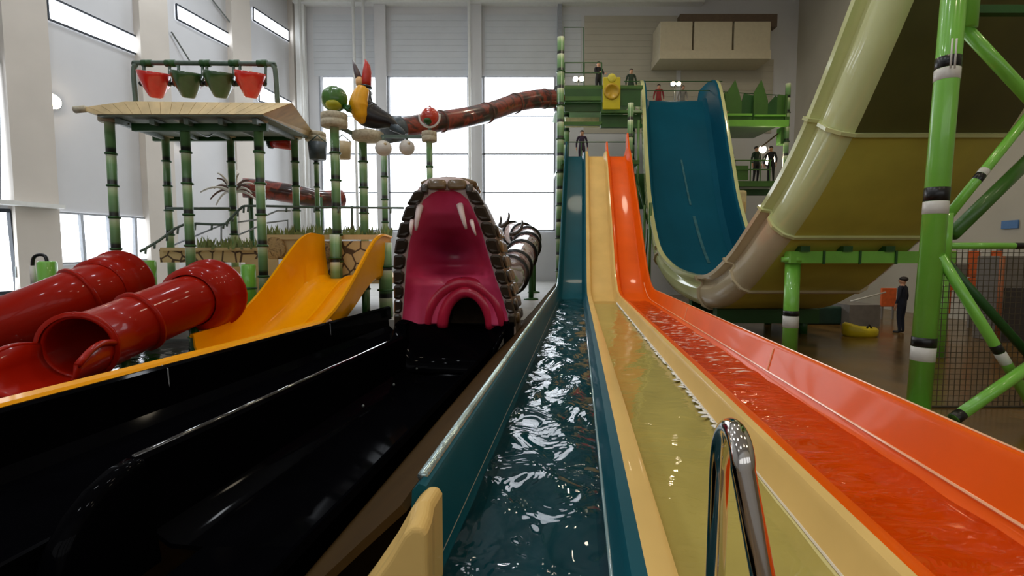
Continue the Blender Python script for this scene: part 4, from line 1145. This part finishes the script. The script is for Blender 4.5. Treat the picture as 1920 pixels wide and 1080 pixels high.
# perch beams and hanging balls
pb_=root('perch_beam',at(720,262,13.2),'grey beam under the toucan joining the drum posts','beam')
MB().bar(at(640,240,12.8),at(672,256,13.2),0.09).build('beam_piece',M['pipe'],pb_)
MB().bar(at(660,255,13.2),at(800,257,12.9),0.08).build('beam_piece',M['pipe'],pb_)
MB().lathe(at(690,258,13.2)-Vector((0,0,0.1)),[(0.3,0),(0.42,0.05),(0.42,0.22),(0.25,0.28)],18).build('nest_drum',M['drum'],pb_,True)
for px,py,lbl,rr2 in ((719,278,'off-white hanging ball directly below the toucan',15.5),(763,277,'off-white hanging ball between the toucan and the berry post',14.5)):
    c=at(px,py,13.0); q=root('hanging_ball',c,lbl,'ball','two off-white hanging balls'); k=13/900
    MB().ball(c,(rr2*k,rr2*k,14*k),20,12).build('ball_body',M['coconut'],q,True)
    MB().tube([c+Vector((0,0,13*k)),c+Vector((0,0,20*k))],0.04,8).build('hanger',M['pipe'],q,True)
    MB().ball(c+Vector((rr2*0.4*k,-rr2*0.75*k,5*k)),3*k,10,8).build('spout',M['buckettan'],q,True)
for px,py,m,lbl,w2 in ((596,283,M['bucketgrey'],'slate grey bucket hanging below the grey drum',17),(643,282,M['buckettan'],'tan bucket hanging beside the lily post',16)):
    c=at(px,py+16,14.2); k=14.2/900; q=root('hanging_bucket',c,lbl,'bucket','two small hanging buckets')
    MB().lathe(c,[(w2*0.86*k,0),(w2*k,30*k),(w2*0.9*k,30*k),(w2*0.78*k,3*k)],20).build('bucket_shell',m,q,True)
    MB().tube([c+Vector((-w2*k,0,30*k)),c+Vector((0,0,44*k)),c+Vector((w2*k,0,30*k))],0.02,6).build('bail',M['pipe'],q,True)
# small red bucket under the canopy
c=at(525,275,14.4); q=root('hanging_bucket',c,'dark red bucket tucked under the canopy corner','bucket')
MB().tube([at(508,268,14.4),at(545,266,14.4)],[0.14,0.24],16).build('bucket_shell',M['bred'],q,True)
MB().tube([at(504,268,14.4),at(510,268,14.4)],[0.16,0.17],16).build('bucket_base',M['bandblack'],q,True)

# brown mottled tube from the tower to the toucan, and its lower run
st=root('tube_slide',at(900,260,20),'dark red mottled tube slide crossing in front of the back window','tube slide')
tp_=smooth_path([at(738,243,14.5),at(800,232,15.5),at(880,219,17),at(925,208,18.5),at(965,194,20),at(1005,186,21),at(1046,186,22)],6)
MB().tube(tp_,[0.30+0.10*i/(len(tp_)-1) for i in range(len(tp_))],20).build('tube_body',M['snaketube'],st,True)
tg=(tp_[1]-tp_[0]).normalized(); MB().lathe(tp_[0]-tg*0.25,[(0.26,0),(0.36,0.02),(0.38,0.4),(0.36,0.5)],20,tg).build('end_collar',M['bucketgrey'],st,True)
MB().lathe(tp_[-1]-Vector((0.2,0,0)),[(0.42,0),(0.56,0.05),(0.56,0.3),(0.4,0.35)],20,(1,0,0)).build('end_collar',M['bandblack'],st,True)
for i in range(8,len(tp_)-3,8):
    tg=(tp_[i+1]-tp_[i-1]).normalized(); r_=0.30+0.10*i/(len(tp_)-1)
    MB().lathe(tp_[i]-tg*0.03,[(r_*0.98,0),(r_+0.035,0.01),(r_+0.035,0.05),(r_*0.98,0.06)],20,tg).build('joint_ring',M['frond'],st,True)
st2=root('tube_slide',at(540,400,17),'short stretch of rust brown tube slide behind the bamboo poles','tube slide')
MB().tube(smooth_path([at(455,352,16.5),at(500,356,16.8),at(550,364,17),at(600,374,17.4),at(640,372,18)],5),0.33,18).build('tube_body',M['snaketube'],st2,True)
for px in (470,600): MB().tube([at(px,370,16.9),Vector((at(px,370,16.9).x,16.9,0.9))],0.08,8).build('support_post',M['dgreen'],st2,True)
# fan of striped fronds
fa_=root('palm_fan',at(437,372,16),'fan of brown and white striped fronds behind the second bamboo row','ornament')
for i in range(17):
    a=PI*(0.02+0.96*i/16); c=at(437,362,15.8); L_=0.85+0.12*math.sin(i*2.3)
    pts=[c+Vector((L_*q_*math.cos(a),0.35*q_*math.sin(i*1.7),0.62*math.sin(a)*q_*1.3+0.35*q_-0.75*q_*q_*(0.5+0.5*abs(math.cos(a))))) for q_ in [j/8 for j in range(9)]]
    MB().tube(pts,[0.055*(1-0.6*(j/8)) for j in range(9)],7).build('frond',M['frond'] if i%2 else M['frondw'],fa_,True)
MB().tube([at(438,366,15.8),Vector((at(438,366,15.8).x,15.8,0.9))],0.07,8).build('stem',M['greyframe'],fa_,True)

# ================================================================== start tower behind the lanes
tw = root('slide_tower', (5.0,22.5,0), 'green steel start tower with two platforms behind the slides', 'tower')
def px_x(px, d): return at(px, 480, d).x
def pole2(px, d, z0, z1, r=0.13, m='bamboo'):
    x = px_x(px, d); return pole(tw,(x,d,z0),(x,d,z1),r,True,'tower_post',1.4,M[m])
for px,d,z1 in ((1049,20.8,11.6),(1178,20.8,8.9),(1182,25.0,10.2),(1340,24.4,10.2),(1466,24.2,10.9),(1060,25.0,10.2),(1350,27.0,10.2)):
    pole2(px,d,0.0,z1,0.15 if px<1100 else 0.12)
def tbox(nm, px0, px1, z0, z1, d0, d1, m, par=None):
    return MB().box((px_x(px0,d0),d0,z0),(px_x(px1,d0),d1,z1)).build(nm, M[m], par or tw)
# upper platform (over the lanes)
tbox('platform_deck',1052,1200,10.05,10.2,22.4,28.0,'mgreen')
tbox('platform_deck',1190,1345,10.05,10.2,26.7,28.6,'mgreen')
tbox('fascia_panel',1056,1124,9.68,10.05,22.4,22.5,'dgreen'); tbox('fascia_panel',1126,1196,9.3,10.05,22.45,22.55,'dgreen')
tbox('edge_beam',1052,1124,9.5,9.68,22.3,22.5,'mgreen'); tbox('edge_beam',1124,1200,8.95,9.06,22.3,22.5,'mgreen')
tbox('edge_beam',1056,1124,9.1,9.5,22.6,22.75,'dgreen'); tbox('fascia_panel',1124,1198,8.45,8.95,22.6,22.7,'dgreen')
tbox('edge_beam',1052,1126,8.4,8.55,22.3,22.5,'mgreen'); tbox('edge_beam',1124,1200,8.30,8.45,22.3,22.5,'dgreen')
tbox('underside_panel',1058,1120,8.6,9.05,23.4,23.5,'paleblock')
for px in (1056,1092,1124):
    x=px_x(px,22.4); MB().tube([(x,22.4,10.2),(x,22.4,11.2)],0.025,6).build('rail_post',M['dgreen'],tw)
for z in (11.2,10.75):
    MB().tube([(px_x(1054,22.4),22.4,z),(px_x(1124,22.4),22.4,z)],0.025,6).build('rail',M['dgreen'],tw)
    MB().tube([(px_x(1165,24.6),24.6,z-0.05),(px_x(1345,24.6),24.6,z-0.05)],0.02,6).build('rail',M['dgreen'],tw)
MB().tube([(px_x(1340,24.3),24.3,10.55),(px_x(1466,24.3),24.3,10.35)],0.02,6).build('rail',M['dgreen'],tw)
x=px_x(1055,21); MB().tube([(x,21,11.6),(x,21,12.1),(px_x(1090,21),21,12.1),(px_x(1090,21),21,10.2)],0.02,6).build('rail',M['dgreen'],tw)
# lower platform at the top of the lanes
tbox('platform_deck',1052,1196,6.3,6.45,20.4,24.5,'mgreen')
MB().tube([(px_x(1060,21.5),21.5,7.45),(px_x(1172,21.5),21.5,7.45)],0.025,6).build('rail',M['dgreen'],tw)
for px in (1064,1088,1172):
    x=px_x(px,21.5); MB().tube([(x,21.5,6.45),(x,21.5,7.45)],0.025,6).build('rail_post',M['dgreen'],tw)
# right-hand upper stage with pointed leaf-shaped panels
tbox('platform_deck',1340,1470,9.05,9.25,24.0,27.5,'mgreen')
tbox('edge_beam',1336,1470,8.75,9.05,23.8,24.0,'green'); tbox('edge_beam',1350,1402,9.25,9.35,23.8,23.9,'green'); tbox('edge_beam',1407,1464,9.22,9.3,23.8,23.9,'green')
for (x0,x1,apex,zl,zr,za) in ((1338,1356,1352,9.9,10.4,10.5),(1356,1382,1369,10.5,10.0,11.05),(1382,1404,1386,10.0,10.3,10.4),(1404,1430,1417,10.45,10.05,11.05),(1430,1447,1444,9.9,10.2,10.3),(1447,1466,1449,10.2,10.3,10.35)):
    d=24.1; mb=MB()
    mb.prism([(px_x(x0,d),d,9.25),(px_x(x1,d),d,9.25),(px_x(x1,d),d,zr),(px_x(apex,d),d,za),(px_x(x0,d),d,zl)],(0,0.06,0))
    mb.build('leaf_panel',M['dgreen' if x0 in (1382,1430) else 'mgreen'],tw)
for px in (1352,1405,1463):
    x=px_x(px,23.95); MB().bar((x,23.95,9.0),(x,23.95,10.3),0.08).build('panel_post',M['mgreen'],tw)
tbox('corner_bracket',1456,1470,8.0,8.8,24.2,24.6,'mgreen')
# stairs and mid stage under it
for k in range(9):
    z=6.6+0.24*k; a=px_x(1346,25); b=px_x(1380,25)
    MB().box((a,25.0+0.12*k,z),(b,25.3+0.12*k,z+0.05)).build('stair_tread',M['frond'],tw)
tbox('platform_deck',1348,1470,6.0,6.15,24.0,28.0,'mgreen'); tbox('edge_beam',1345,1444,5.85,6.02,23.8,24.0,'mgreen')
tbox('edge_beam',1345,1440,5.5,5.8,24.4,24.6,'dgreen')
for px in (1352,1368,1402,1420,1438):
    x=px_x(px,24); MB().tube([(x,24,6.1),(x,24,7.15)],0.03,6).build('rail_post',M['mgreen'],tw)
for z in (7.15,6.7): MB().tube([(px_x(1350,24),24,z),(px_x(1440,24),24,z)],0.03,6).build('rail',M['mgreen'],tw)
tbox('rail_panel',1352,1366,6.2,7.1,24.05,24.1,'dgreen'); tbox('rail_panel',1370,1398,6.2,6.9,24.05,24.1,'mgreen')
MB().tube([(px_x(1420,24.5),24.5,7.9),(px_x(1452,24.5),24.5,8.6)],0.04,6).build('stair_rail',M['frond'],tw)
# slim posts between the orange ramp and the blue drop
for px,d in ((1193,21.5),(1207,20.5),(1218,19.6)):
    x=px_x(px,d); MB().tube([(x,d,0),(x,d,8.4 if px<1200 else 4.6)],0.06,8).build('brace_post',M['mgreen'],tw,True)
for (a,b) in (((1193,330),(1215,420)),((1215,430),(1207,520))):
    MB().tube([at(*a,20.8),at(*b,20.4)],0.04,8).build('diagonal_brace',M['dgreen'],tw,True)
tbox('stage_wall',1186,1216,4.6,6.2,22.2,22.3,'dgreen')
# pale fibreglass start tub under the mid stage
pt=root('start_tub',at(1390,400,22.5),'pale cream fibreglass tub below the mid platform','tub')
a=at(1377,402,22.6); b=at(1402,356,22.6)
bevel(MB().box((a.x,22.6,a.z),(b.x,23.6,b.z)).build('tub_body',M['paleblock'],pt),0.12,3)
for k in range(4):
    x=a.x+(b.x-a.x)*(0.2+0.2*k); MB().box((x-0.03,22.56,a.z+0.1),(x+0.03,22.6,b.z-0.55)).build('tub_rib',M['beige'],pt)
# yellow gate panel
yg=root('gate_panel',at(1147,205,23.2),'yellow start gate panel with round opening beside the tower rail','panel')
a=at(1130,205,22.2); b=at(1164,144,22.2); cx=(a.x+b.x)/2
bevel(MB().box((a.x,22.2,a.z),(b.x,22.29,b.z)).build('gate_board',M['yellowpanel'],yg),0.04)
MB().lathe((cx,22.2,9.85),[(0.36,0),(0.36,0.04),(0.27,0.05),(0.25,0.005)],22,(0,-1,0)).build('gate_ring',mat('gate_ring',(186,150,24),0.4),yg,True)
MB().lathe((cx,22.2,10.45),[(0.20,0),(0.17,0.03),(0.05,0.03)],18,(0,-1,0)).build('gate_knob',mat('gate_knob',(214,202,70),0.4),yg,True)
# floodlights on the tower
def flood(px,py,d,label,n=2,r=0.13,zb=10.2):
    c=at(px,py,d); t=root('floodlight',c,label,'lamp','floodlights on the tower')
    for s in range(n):
        q=c+Vector(((s-(n-1)/2)*r*2.3,0,0))
        MB().lathe(q,[(r*0.9,0.0),(r,-0.03),(r*1.1,-0.1),(r*0.5,-0.25)],14,(0,-1,0)).build('lamp_housing',M['steel'],t,True)
        MB().lathe(q,[(r*0.92,-0.001),(r*0.85,0.05),(r*0.4,0.09)],14,(0,-1,0)).build('lamp_lens',M['lampglow'],t,True)
    MB().tube([c+Vector((0,0.15,0)),Vector((c.x,c.y+0.15,zb))],0.03,6).build('bracket',M['steel'],t,True)
flood(1085,148,24,'pair of floodlights above the tower rail near the back window')
flood(1267,157,26.5,'pair of floodlights above the blue drop')
flood(1430,280,24.9,'large bright floodlight under the pointed green panels',1,0.2,6.15)
flood(1443,300,25.2,'bright floodlight behind the person on the mid platform',1,0.3,6.15)

# ================================================================== green steel frame carrying the half-pipe
sf = root('steel_frame', at(1718,790,7.2)*1.0, 'green steel frame with black and white banded post and braces', 'steel frame')
sf.location.z = 0
def banded(p, q, r, bands, nm, m='green', seg=18):
    p=Vector(p);q=Vector(q)
    o=MB().tube([p,p.lerp(q,0.5),q],r,seg).build(nm,M[m],sf,True)
    d=(q-p).normalized()
    for u0,u1,col in bands:
        L=(q-p).length
        MB().lathe(p+d*(L*u0),[(r*0.99,0),(r*1.03,0.004),(r*1.03,L*(u1-u0)-0.004),(r*0.99,L*(u1-u0))],seg,d).build('paint_band',M['band'+col],o,True)
    return o
D0=7.2
tp=at(1788,0,D0); bt=at(1722,760,D0); dr=(tp-bt)/(tp.z-bt.z)
P0=bt-dr*bt.z; P1=bt+dr*(9.5-bt.z)
def uz(py):                                   # share of the post's length at a picture row
    a=at(1755,py,D0).z; return a/9.5
bands=[]
for yb,yw,ye_ in ((108,130,152),(352,378,402),(632,650,676)):
    bands += [(uz(yw),uz(yb),'black'),(uz(ye_),uz(yw),'white')]
banded(P0,P1,0.15,bands,'main_post')
MB().lathe(P0,[(0.34,0),(0.34,0.04),(0.2,0.06)],18).build('base_plate',M['green'],sf,True)
# second upright and braces towards the next post on the right
banded(at(1808,55,7.35),at(1826,-160,7.35),0.15,[],'upright')
banded(at(1806,50,7.35),at(2010,270,7.5),0.085,[],'brace')
banded(at(1960,178,7.4),at(1772,412,7.3),0.068,[(0.60,0.64,'white'),(0.64,0.69,'black')],'brace')
banded(at(1975,255,8.1),at(1785,440,7.5),0.10,[],'brace','mgreen')
banded(at(1772,400,7.25),at(1766,500,7.25),0.10,[],'gusset_post')
banded(at(1762,461,7.25),at(1990,461,7.25),0.048,[(0.61,0.70,'black')],'cross_bar')
banded(at(1762,480,7.1),at(1960,800,6.9),0.07,[(0.52,0.565,'black'),(0.565,0.63,'white')],'brace')
banded(at(1768,485,7.5),at(1960,700,7.6),0.065,[],'brace','dgreen')
banded(at(1788,786,6.5),at(1990,645,6.9),0.078,[(0.0,0.07,'black')],'brace')
MB().bar(at(1800,20,7.6),at(1990,20,7.6),0.12).build('cross_bar',M['dgreen'],sf)
# far post on the right, outside the picture
x_=at(1985,480,7.4).x; banded((x_,7.4,0),(x_,7.4,9.5),0.15,[(0.25,0.28,'black'),(0.28,0.31,'white')],'main_post')
# thin conduits at the top of the post
for px in (1786,1794): MB().tube([at(px,72,6.98),at(px-4,128,6.98)],0.012,6).build('conduit',M['bandwhite'],sf,True)

s2 = root('steel_frame', Vector((at(1482,600,11.6).x,11.6,0)), 'green steel portal under the pale wall of the half-pipe', 'steel frame')
x2=at(1484,560,11.6).x
def part2(o): o.parent=s2; o.matrix_parent_inverse=Matrix.Translation(-s2.location); return o
o=MB().tube([(x2,11.6,0),(x2,11.6,2.35)],0.17,18).build('post',M['green'],s2,True)
for y0,y1,c in ((582,592,'black'),(592,614,'white')):
    z0=at(1484,y1,11.6).z; z1=at(1484,y0,11.6).z
    MB().lathe((x2,11.6,z0),[(0.168,0),(0.177,0.004),(0.177,z1-z0-0.004),(0.168,z1-z0)],18).build('paint_band',M['band'+c],o,True)
MB().lathe((x2,11.6,2.30),[(0.26,0),(0.26,0.12),(0.17,0.14)],18).build('post_head',M['green'],s2,True)
MB().box((x2-0.2,11.35,2.28),(x2+3.7,11.62,2.56)).build('cross_beam',M['green'],s2)
for k in range(4): MB().box((x2+0.55+0.85*k,11.32,2.26),(x2+0.60+0.85*k,11.35,2.58)).build('beam_stiffener',M['dgreen'],s2)
for k in range(4): MB().box((x2+0.0+1.0*k,11.3,2.55),(x2+0.22+1.0*k,11.55,2.68)).build('clamp',M['dgreen'],s2)
MB().tube([(x2+3.6,11.6,0),(x2+3.6,11.6,2.3)],0.17,18).build('post',M['green'],s2,True)
# supports of the drop (dark, under the valley)
s3 = root('steel_frame', (8,15.3,0), 'low dark cradle under the valley of the half-pipe', 'steel frame')
MB().box((6.4,14.9,0.35),(9.6,15.2,0.8)).build('cradle_beam',M['dgreen'],s3)
MB().box((6.4,17.0,0.4),(9.6,17.3,0.9)).build('cradle_beam',M['dgreen'],s3)
for x in (6.7,9.2):
    for y in (15.05,17.15): MB().tube([(x,y,0),(x,y,0.5)],0.12,12).build('cradle_leg',M['dgreen'],s3,True)

# ================================================================== netting on the frame
nt_ = root('safety_net', at(1750,860,7.62), 'dark cord safety net hung below the cross bar of the steel frame', 'net')
nx0=at(1744,600,7.62).x; nx1=nx0+3.6; nz0=0.02; nz1=at(1800,463,7.62).z
mb=MB(); n=int((nx1-nx0)/0.088)
for i in range(n+1):
    x=nx0+(nx1-nx0)*i/n; mb.box((x-0.004,7.616,nz0),(x+0.004,7.624,nz1))
n=int((nz1-nz0)/0.088)
for i in range(n+1):
    z=nz0+(nz1-nz0)*i/n; mb.box((nx0,7.615,z-0.004),(nx1,7.625,z+0.004))
no=mb.build('net_mesh',M['net'],nt_); no['kind']='stuff'
for z in (nz0,nz1): MB().tube([(nx0,7.62,z),(nx1,7.62,z)],0.018,8).build('edge_rope',M['net'],nt_,True)

# ================================================================== far side of the hall on the right
mp_ = root('colour_partition', at(1830,560,16.2), 'low partition of orange, white and blue panels behind the net', 'partition')
rnd=random.Random(21)
cells=[('orangewall',0,0),('orangewall',2,0),('bandwhite',1,0),('bandwhite',3,0),('bandwhite',0,1),('orangewall',2,1),('signblue',4,1),('greyblock',1,1),('orangewall',2,2),('greyblock',3,2),('bandwhite',1,2),('orangewall',0,2),('bandwhite',3,1),('greyblock',4,2),('orangewall',4,0)]
for m,i,j in cells:
    a=at(1772+22*i,470+25*(j+1),16); b=at(1772+22*(i+1),470+25*j,16)
    bevel(MB().box((a.x+0.01,16.0,a.z+0.01),(b.x-0.01,16.12+0.03*((i+j)%2),b.z-0.01)).build('panel',M[m],mp_),0.015)
for i in (0,2,4):
    a=at(1774+24*i,545,16.2); MB().box((a.x,16.2,0),(a.x+0.1,16.3,a.z+1.4)).build('stand_post',M['greyblock'],mp_)
cb = root('equipment_cabinet', at(1910,650,13.5)*1.0, 'dark grey cabinet at the picture edge behind the net', 'cabinet')
cb.location.z=0
a=at(1884,480,13.5); 
bevel(MB().box((a.x,13.5,0),(a.x+1.6,14.3,2.45)).build('cabinet_body',M['greyblock'],cb),0.02)
MB().box((a.x+0.05,13.47,0.05),(a.x+0.78,13.5,1.55)).build('cabinet_door',mat('cabinet_dark',(58,52,50),0.5),cb)
MB().box((a.x+0.82,13.47,0.05),(a.x+1.55,13.5,1.55)).build('cabinet_door',M['greyblock'],cb)
MB().tube([(a.x-0.06,13.5,0),(a.x-0.06,13.5,2.45)],0.06,8).build('side_post',mat('rust_post',(150,86,48),0.5),cb,True)
for lb2,px0,px1,py0,py1,d,m in (('red-orange screen panel behind the main steel post',1752,1786,526,588,17.0,'orangewall'),('small orange board behind the standing person',1652,1682,540,575,18.5,'orangewall')):
    a=at(px0,py1,d); b=at(px1,py0,d); t=root('screen_board',Vector(((a.x+b.x)/2,d,0)),lb2,'board')
    bevel(MB().box((a.x,d,a.z),(b.x,d+0.08,b.z)).build('board',M[m],t),0.02)
    for x in (a.x+0.08,b.x-0.08): MB().box((x-0.03,d+0.02,0),(x+0.03,d+0.07,a.z+0.05)).build('board_leg',M['greyblock'],t)
# low dark tub and the yellow float
lt = root('foam_block', at(1560,600,16.5)*1.0, 'dark teal low block beneath the half-pipe wall', 'block'); lt.location.z=0
bevel(MB().box((at(1480,600,17).x,17.0,0),(at(1590,600,17).x,18.2,0.65)).build('block_body',M['tealblock'],lt),0.08,3)
MB().box((at(1592,600,16.6).x,16.6,0.0),(at(1650,600,16.6).x,18.0,0.75)).build('block_step',M['greyblock'],lt)
MB().tube([at(1595,565,17.6),at(1660,548,18)],0.03,8).build('grab_rail',M['bandwhite'],lt,True)
rf = root('float_mat', at(1612,632,14.6)*1.0, 'small yellow float lying on the wet floor', 'float'); rf.location.z=0
k=14.6/900; c=Vector((at(1612,632,14.6).x,14.6,0.0))
rg=[]
for j,(s,h) in enumerate(((0.9,0.0),(1.0,0.08),(1.0,0.2),(0.86,0.27),(0.7,0.2),(0.6,0.16))):
    rg.append([c+Vector((0.52*s*math.cos(a),0.34*s*math.sin(a),h+0.16*max(0,-math.cos(a))*(1 if j>1 else 0))) for a in [2*PI*i/20 for i in range(20)]])
MB().rings(rg,True,True).build('float_body',M['raft'],rf,True)
MB().tube([c+Vector((0.1,-0.1,0.2)),c+Vector((0.18,-0.12,0.36)),c+Vector((0.3,-0.1,0.22))],0.03,8).build('float_handle',M['shoe'],rf,True)

# ================================================================== people
def person(loc, h, face, tops, legs, hairm, label, pose='stand', group=None, hair_long=False):
    """one skinned body; h: standing height; face: heading in radians (0 looks away from the camera)"""
    u = h/1.75
    V=[];E=[];R=[]
    def vx(x,y,z,r,par=None,ry=None):
        V.append((x*u,y*u,z*u)); R.append((r*u,(ry or r)*u)); i=len(V)-1
        if par is not None: E.append((par,i))
        return i
    lean = 0.10 if pose=='lean' else 0.0
    pel=vx(0,0,0.95,0.15,None,0.115)
    wa=vx(0,lean*0.4,1.10,0.135,pel,0.10); ch=vx(0,lean,1.30,0.165,wa,0.12); nb=vx(0,lean*1.2,1.46,0.085,ch,0.08)
    nk=vx(0,lean*1.3,1.52,0.055,nb); h0=vx(0,lean*1.4+0.015,1.60,0.078,nk,0.09); h1=vx(0,lean*1.4+0.01,1.68,0.082,h0,0.095); h2=vx(0,lean*1.4,1.735,0.05,h1,0.06)
    vx(0,lean*1.4+0.125,1.605,0.014,h0)
    for s in (-1,1):
        vx(s*0.085,lean*1.4-0.005,1.61,0.018,h0)
        hp=vx(s*0.095,0,0.88,0.095,pel); st_=0.05 if pose=='walk' else 0.0
        kn=vx(s*0.11,0.02+s*st_,0.49,0.062,hp); an=vx(s*0.115,-0.02+s*st_*1.5,0.09,0.042,kn); he=vx(s*0.115,-0.02+s*st_*1.5,0.045,0.042,an); vx(s*0.13,0.16+s*st_*1.5,0.035,0.036,he)
        shd=vx(s*0.19,lean*1.1,1.42,0.062,nb)
        if pose=='rail':   el=(s*0.25,0.10,1.16); wr=(s*0.17,0.32,1.08); fd=(0,1,0)
        elif pose=='reach': el=((s*0.27,0.12,1.20)); wr=((s*0.30,0.34,1.26)); fd=(0,1,0.1)
        else:              el=(s*0.265,-0.02+lean,1.13); wr=(s*0.275,0.05+lean,0.89); fd=(0,0.15,-1)
        e_=vx(*el,0.047,shd); w_=vx(*wr,0.032,e_)
        f_=Vector(fd).normalized(); pc=Vector(wr)+f_*0.07
        pm_=vx(*pc,0.034,w_,0.02)
        sd=f_.cross(Vector((s,0,0))).normalized()
        for q,(o2,l2) in enumerate(((-0.026,0.07),(-0.009,0.085),(0.009,0.08),(0.026,0.062))):
            b0=pc+f_*0.03+sd*o2; a1=vx(*b0,0.0095,pm_); vx(*(b0+f_*l2*0.55+Vector((-s*0.008,0,0))),0.009,a1); vx(*(b0+f_*l2+Vector((-s*0.024,0,0))),0.008,len(V)-1)
        tb0=pc-f_*0.02-sd*0.035; a1=vx(*tb0,0.0105,w_); vx(*(tb0+f_*0.05-sd*0.012),0.009,a1)
    me=bpy.data.meshes.new('person'); me.from_pydata(V,E,[])
    ob=bpy.data.objects.new('person',me); COL.objects.link(ob)
    sk=ob.modifiers.new('skin','SKIN'); sk.use_smooth_shade=True
    for i,d in enumerate(me.skin_vertices[0].data):
        d.radius=R[i]; d.use_root=(i==0)
    ob.modifiers.new('sub','SUBSURF').levels=2
    dg=bpy.context.evaluated_depsgraph_get(); dg.update()
    m2=bpy.data.meshes.new_from_object(ob.evaluated_get(dg))
    ob.modifiers.clear(); ob.data=m2; bpy.data.meshes.remove(me)
    m2.materials.clear()
    for m in (M['skin'],tops,legs,M['shoe']): m2.materials.append(m)
    for p in m2.polygons:
        z=p.center.z/u; ax=abs(p.center.x/u); yy=p.center.y/u
        if z<0.085: i=3
        elif z>1.49: i=0
        elif z<0.98 and ax<0.235: i=2
        elif pose in('rail','reach') and yy>0.27 and z<1.4: i=0
        elif pose not in('rail','reach') and z<0.93: i=0
        else: i=1
        p.material_index=i; p.use_smooth=True
    ob.location=loc; ob.rotation_euler=(0,0,face)
    tag(ob,label,'person',group)
    # hair cap
    hb_=MB(); c=Vector((0,lean*1.4-0.016,1.690))*u
    hb_.ball(c,(0.102*u,0.118*u,0.085*u),16,10)
    if hair_long: hb_.ball(c-Vector((0,0.05,0.10))*u,(0.085*u,0.07*u,0.13*u),12,8)
    hv=hb_.build('hair',hairm,None,True); hv.parent=ob
    for s in (-1,1):
        ey=MB().ball(Vector((s*0.033,lean*1.4+0.105,1.635))*u,0.011*u,8,6).build('eye',M['bandblack'],None,True); ey.parent=ob
    return ob
p=at(1688,627,15.2); p.z=0
person(p,1.78,0.5,M['navy'],M['navy'],M['hair'],'person in dark navy shirt and trousers standing by the green steel post','stand')
person((px_x(1118,24.2),24.2,10.2),1.74,PI+0.4,M['clothblack'],M['clothblack'],M['hair'],'person in black at the upper tower rail near the yellow gate','rail')
person((px_x(1178,25.0),25.0,10.2),1.70,PI,M['clothgreen'],M['clothgreen'],M['hair'],'person in dark green between the yellow gate and the blue drop','stand')
person((px_x(1229,27.2),27.2,10.2),1.70,PI-0.2,M['clothred'],M['clothred'],M['hair'],'person in dark red standing at the top of the blue drop','stand')
person((px_x(1272,27.4),27.4,10.2),1.66,PI,M['clothgrey'],M['clothgrey'],M['hair'],'person in grey under the floodlights at the top of the blue drop','lean')
person((px_x(1089,21.9),21.9,6.45),1.6,PI,M['clothpurple'],M['clothpurple'],M['hair'],'person in dark purple on the platform above the teal lane','stand')
person((px_x(1412,24.6),24.6,6.15),1.8,PI+0.3,M['clothgreen'],M['clothblack'],M['hair'],'person in dark green at the mid platform rail','stand')
person((px_x(1440,24.5),24.5,6.15),1.76,PI-0.8,M['clothblack'],M['clothblack'],M['hair'],'person in black against the bright floodlight on the mid platform','lean')
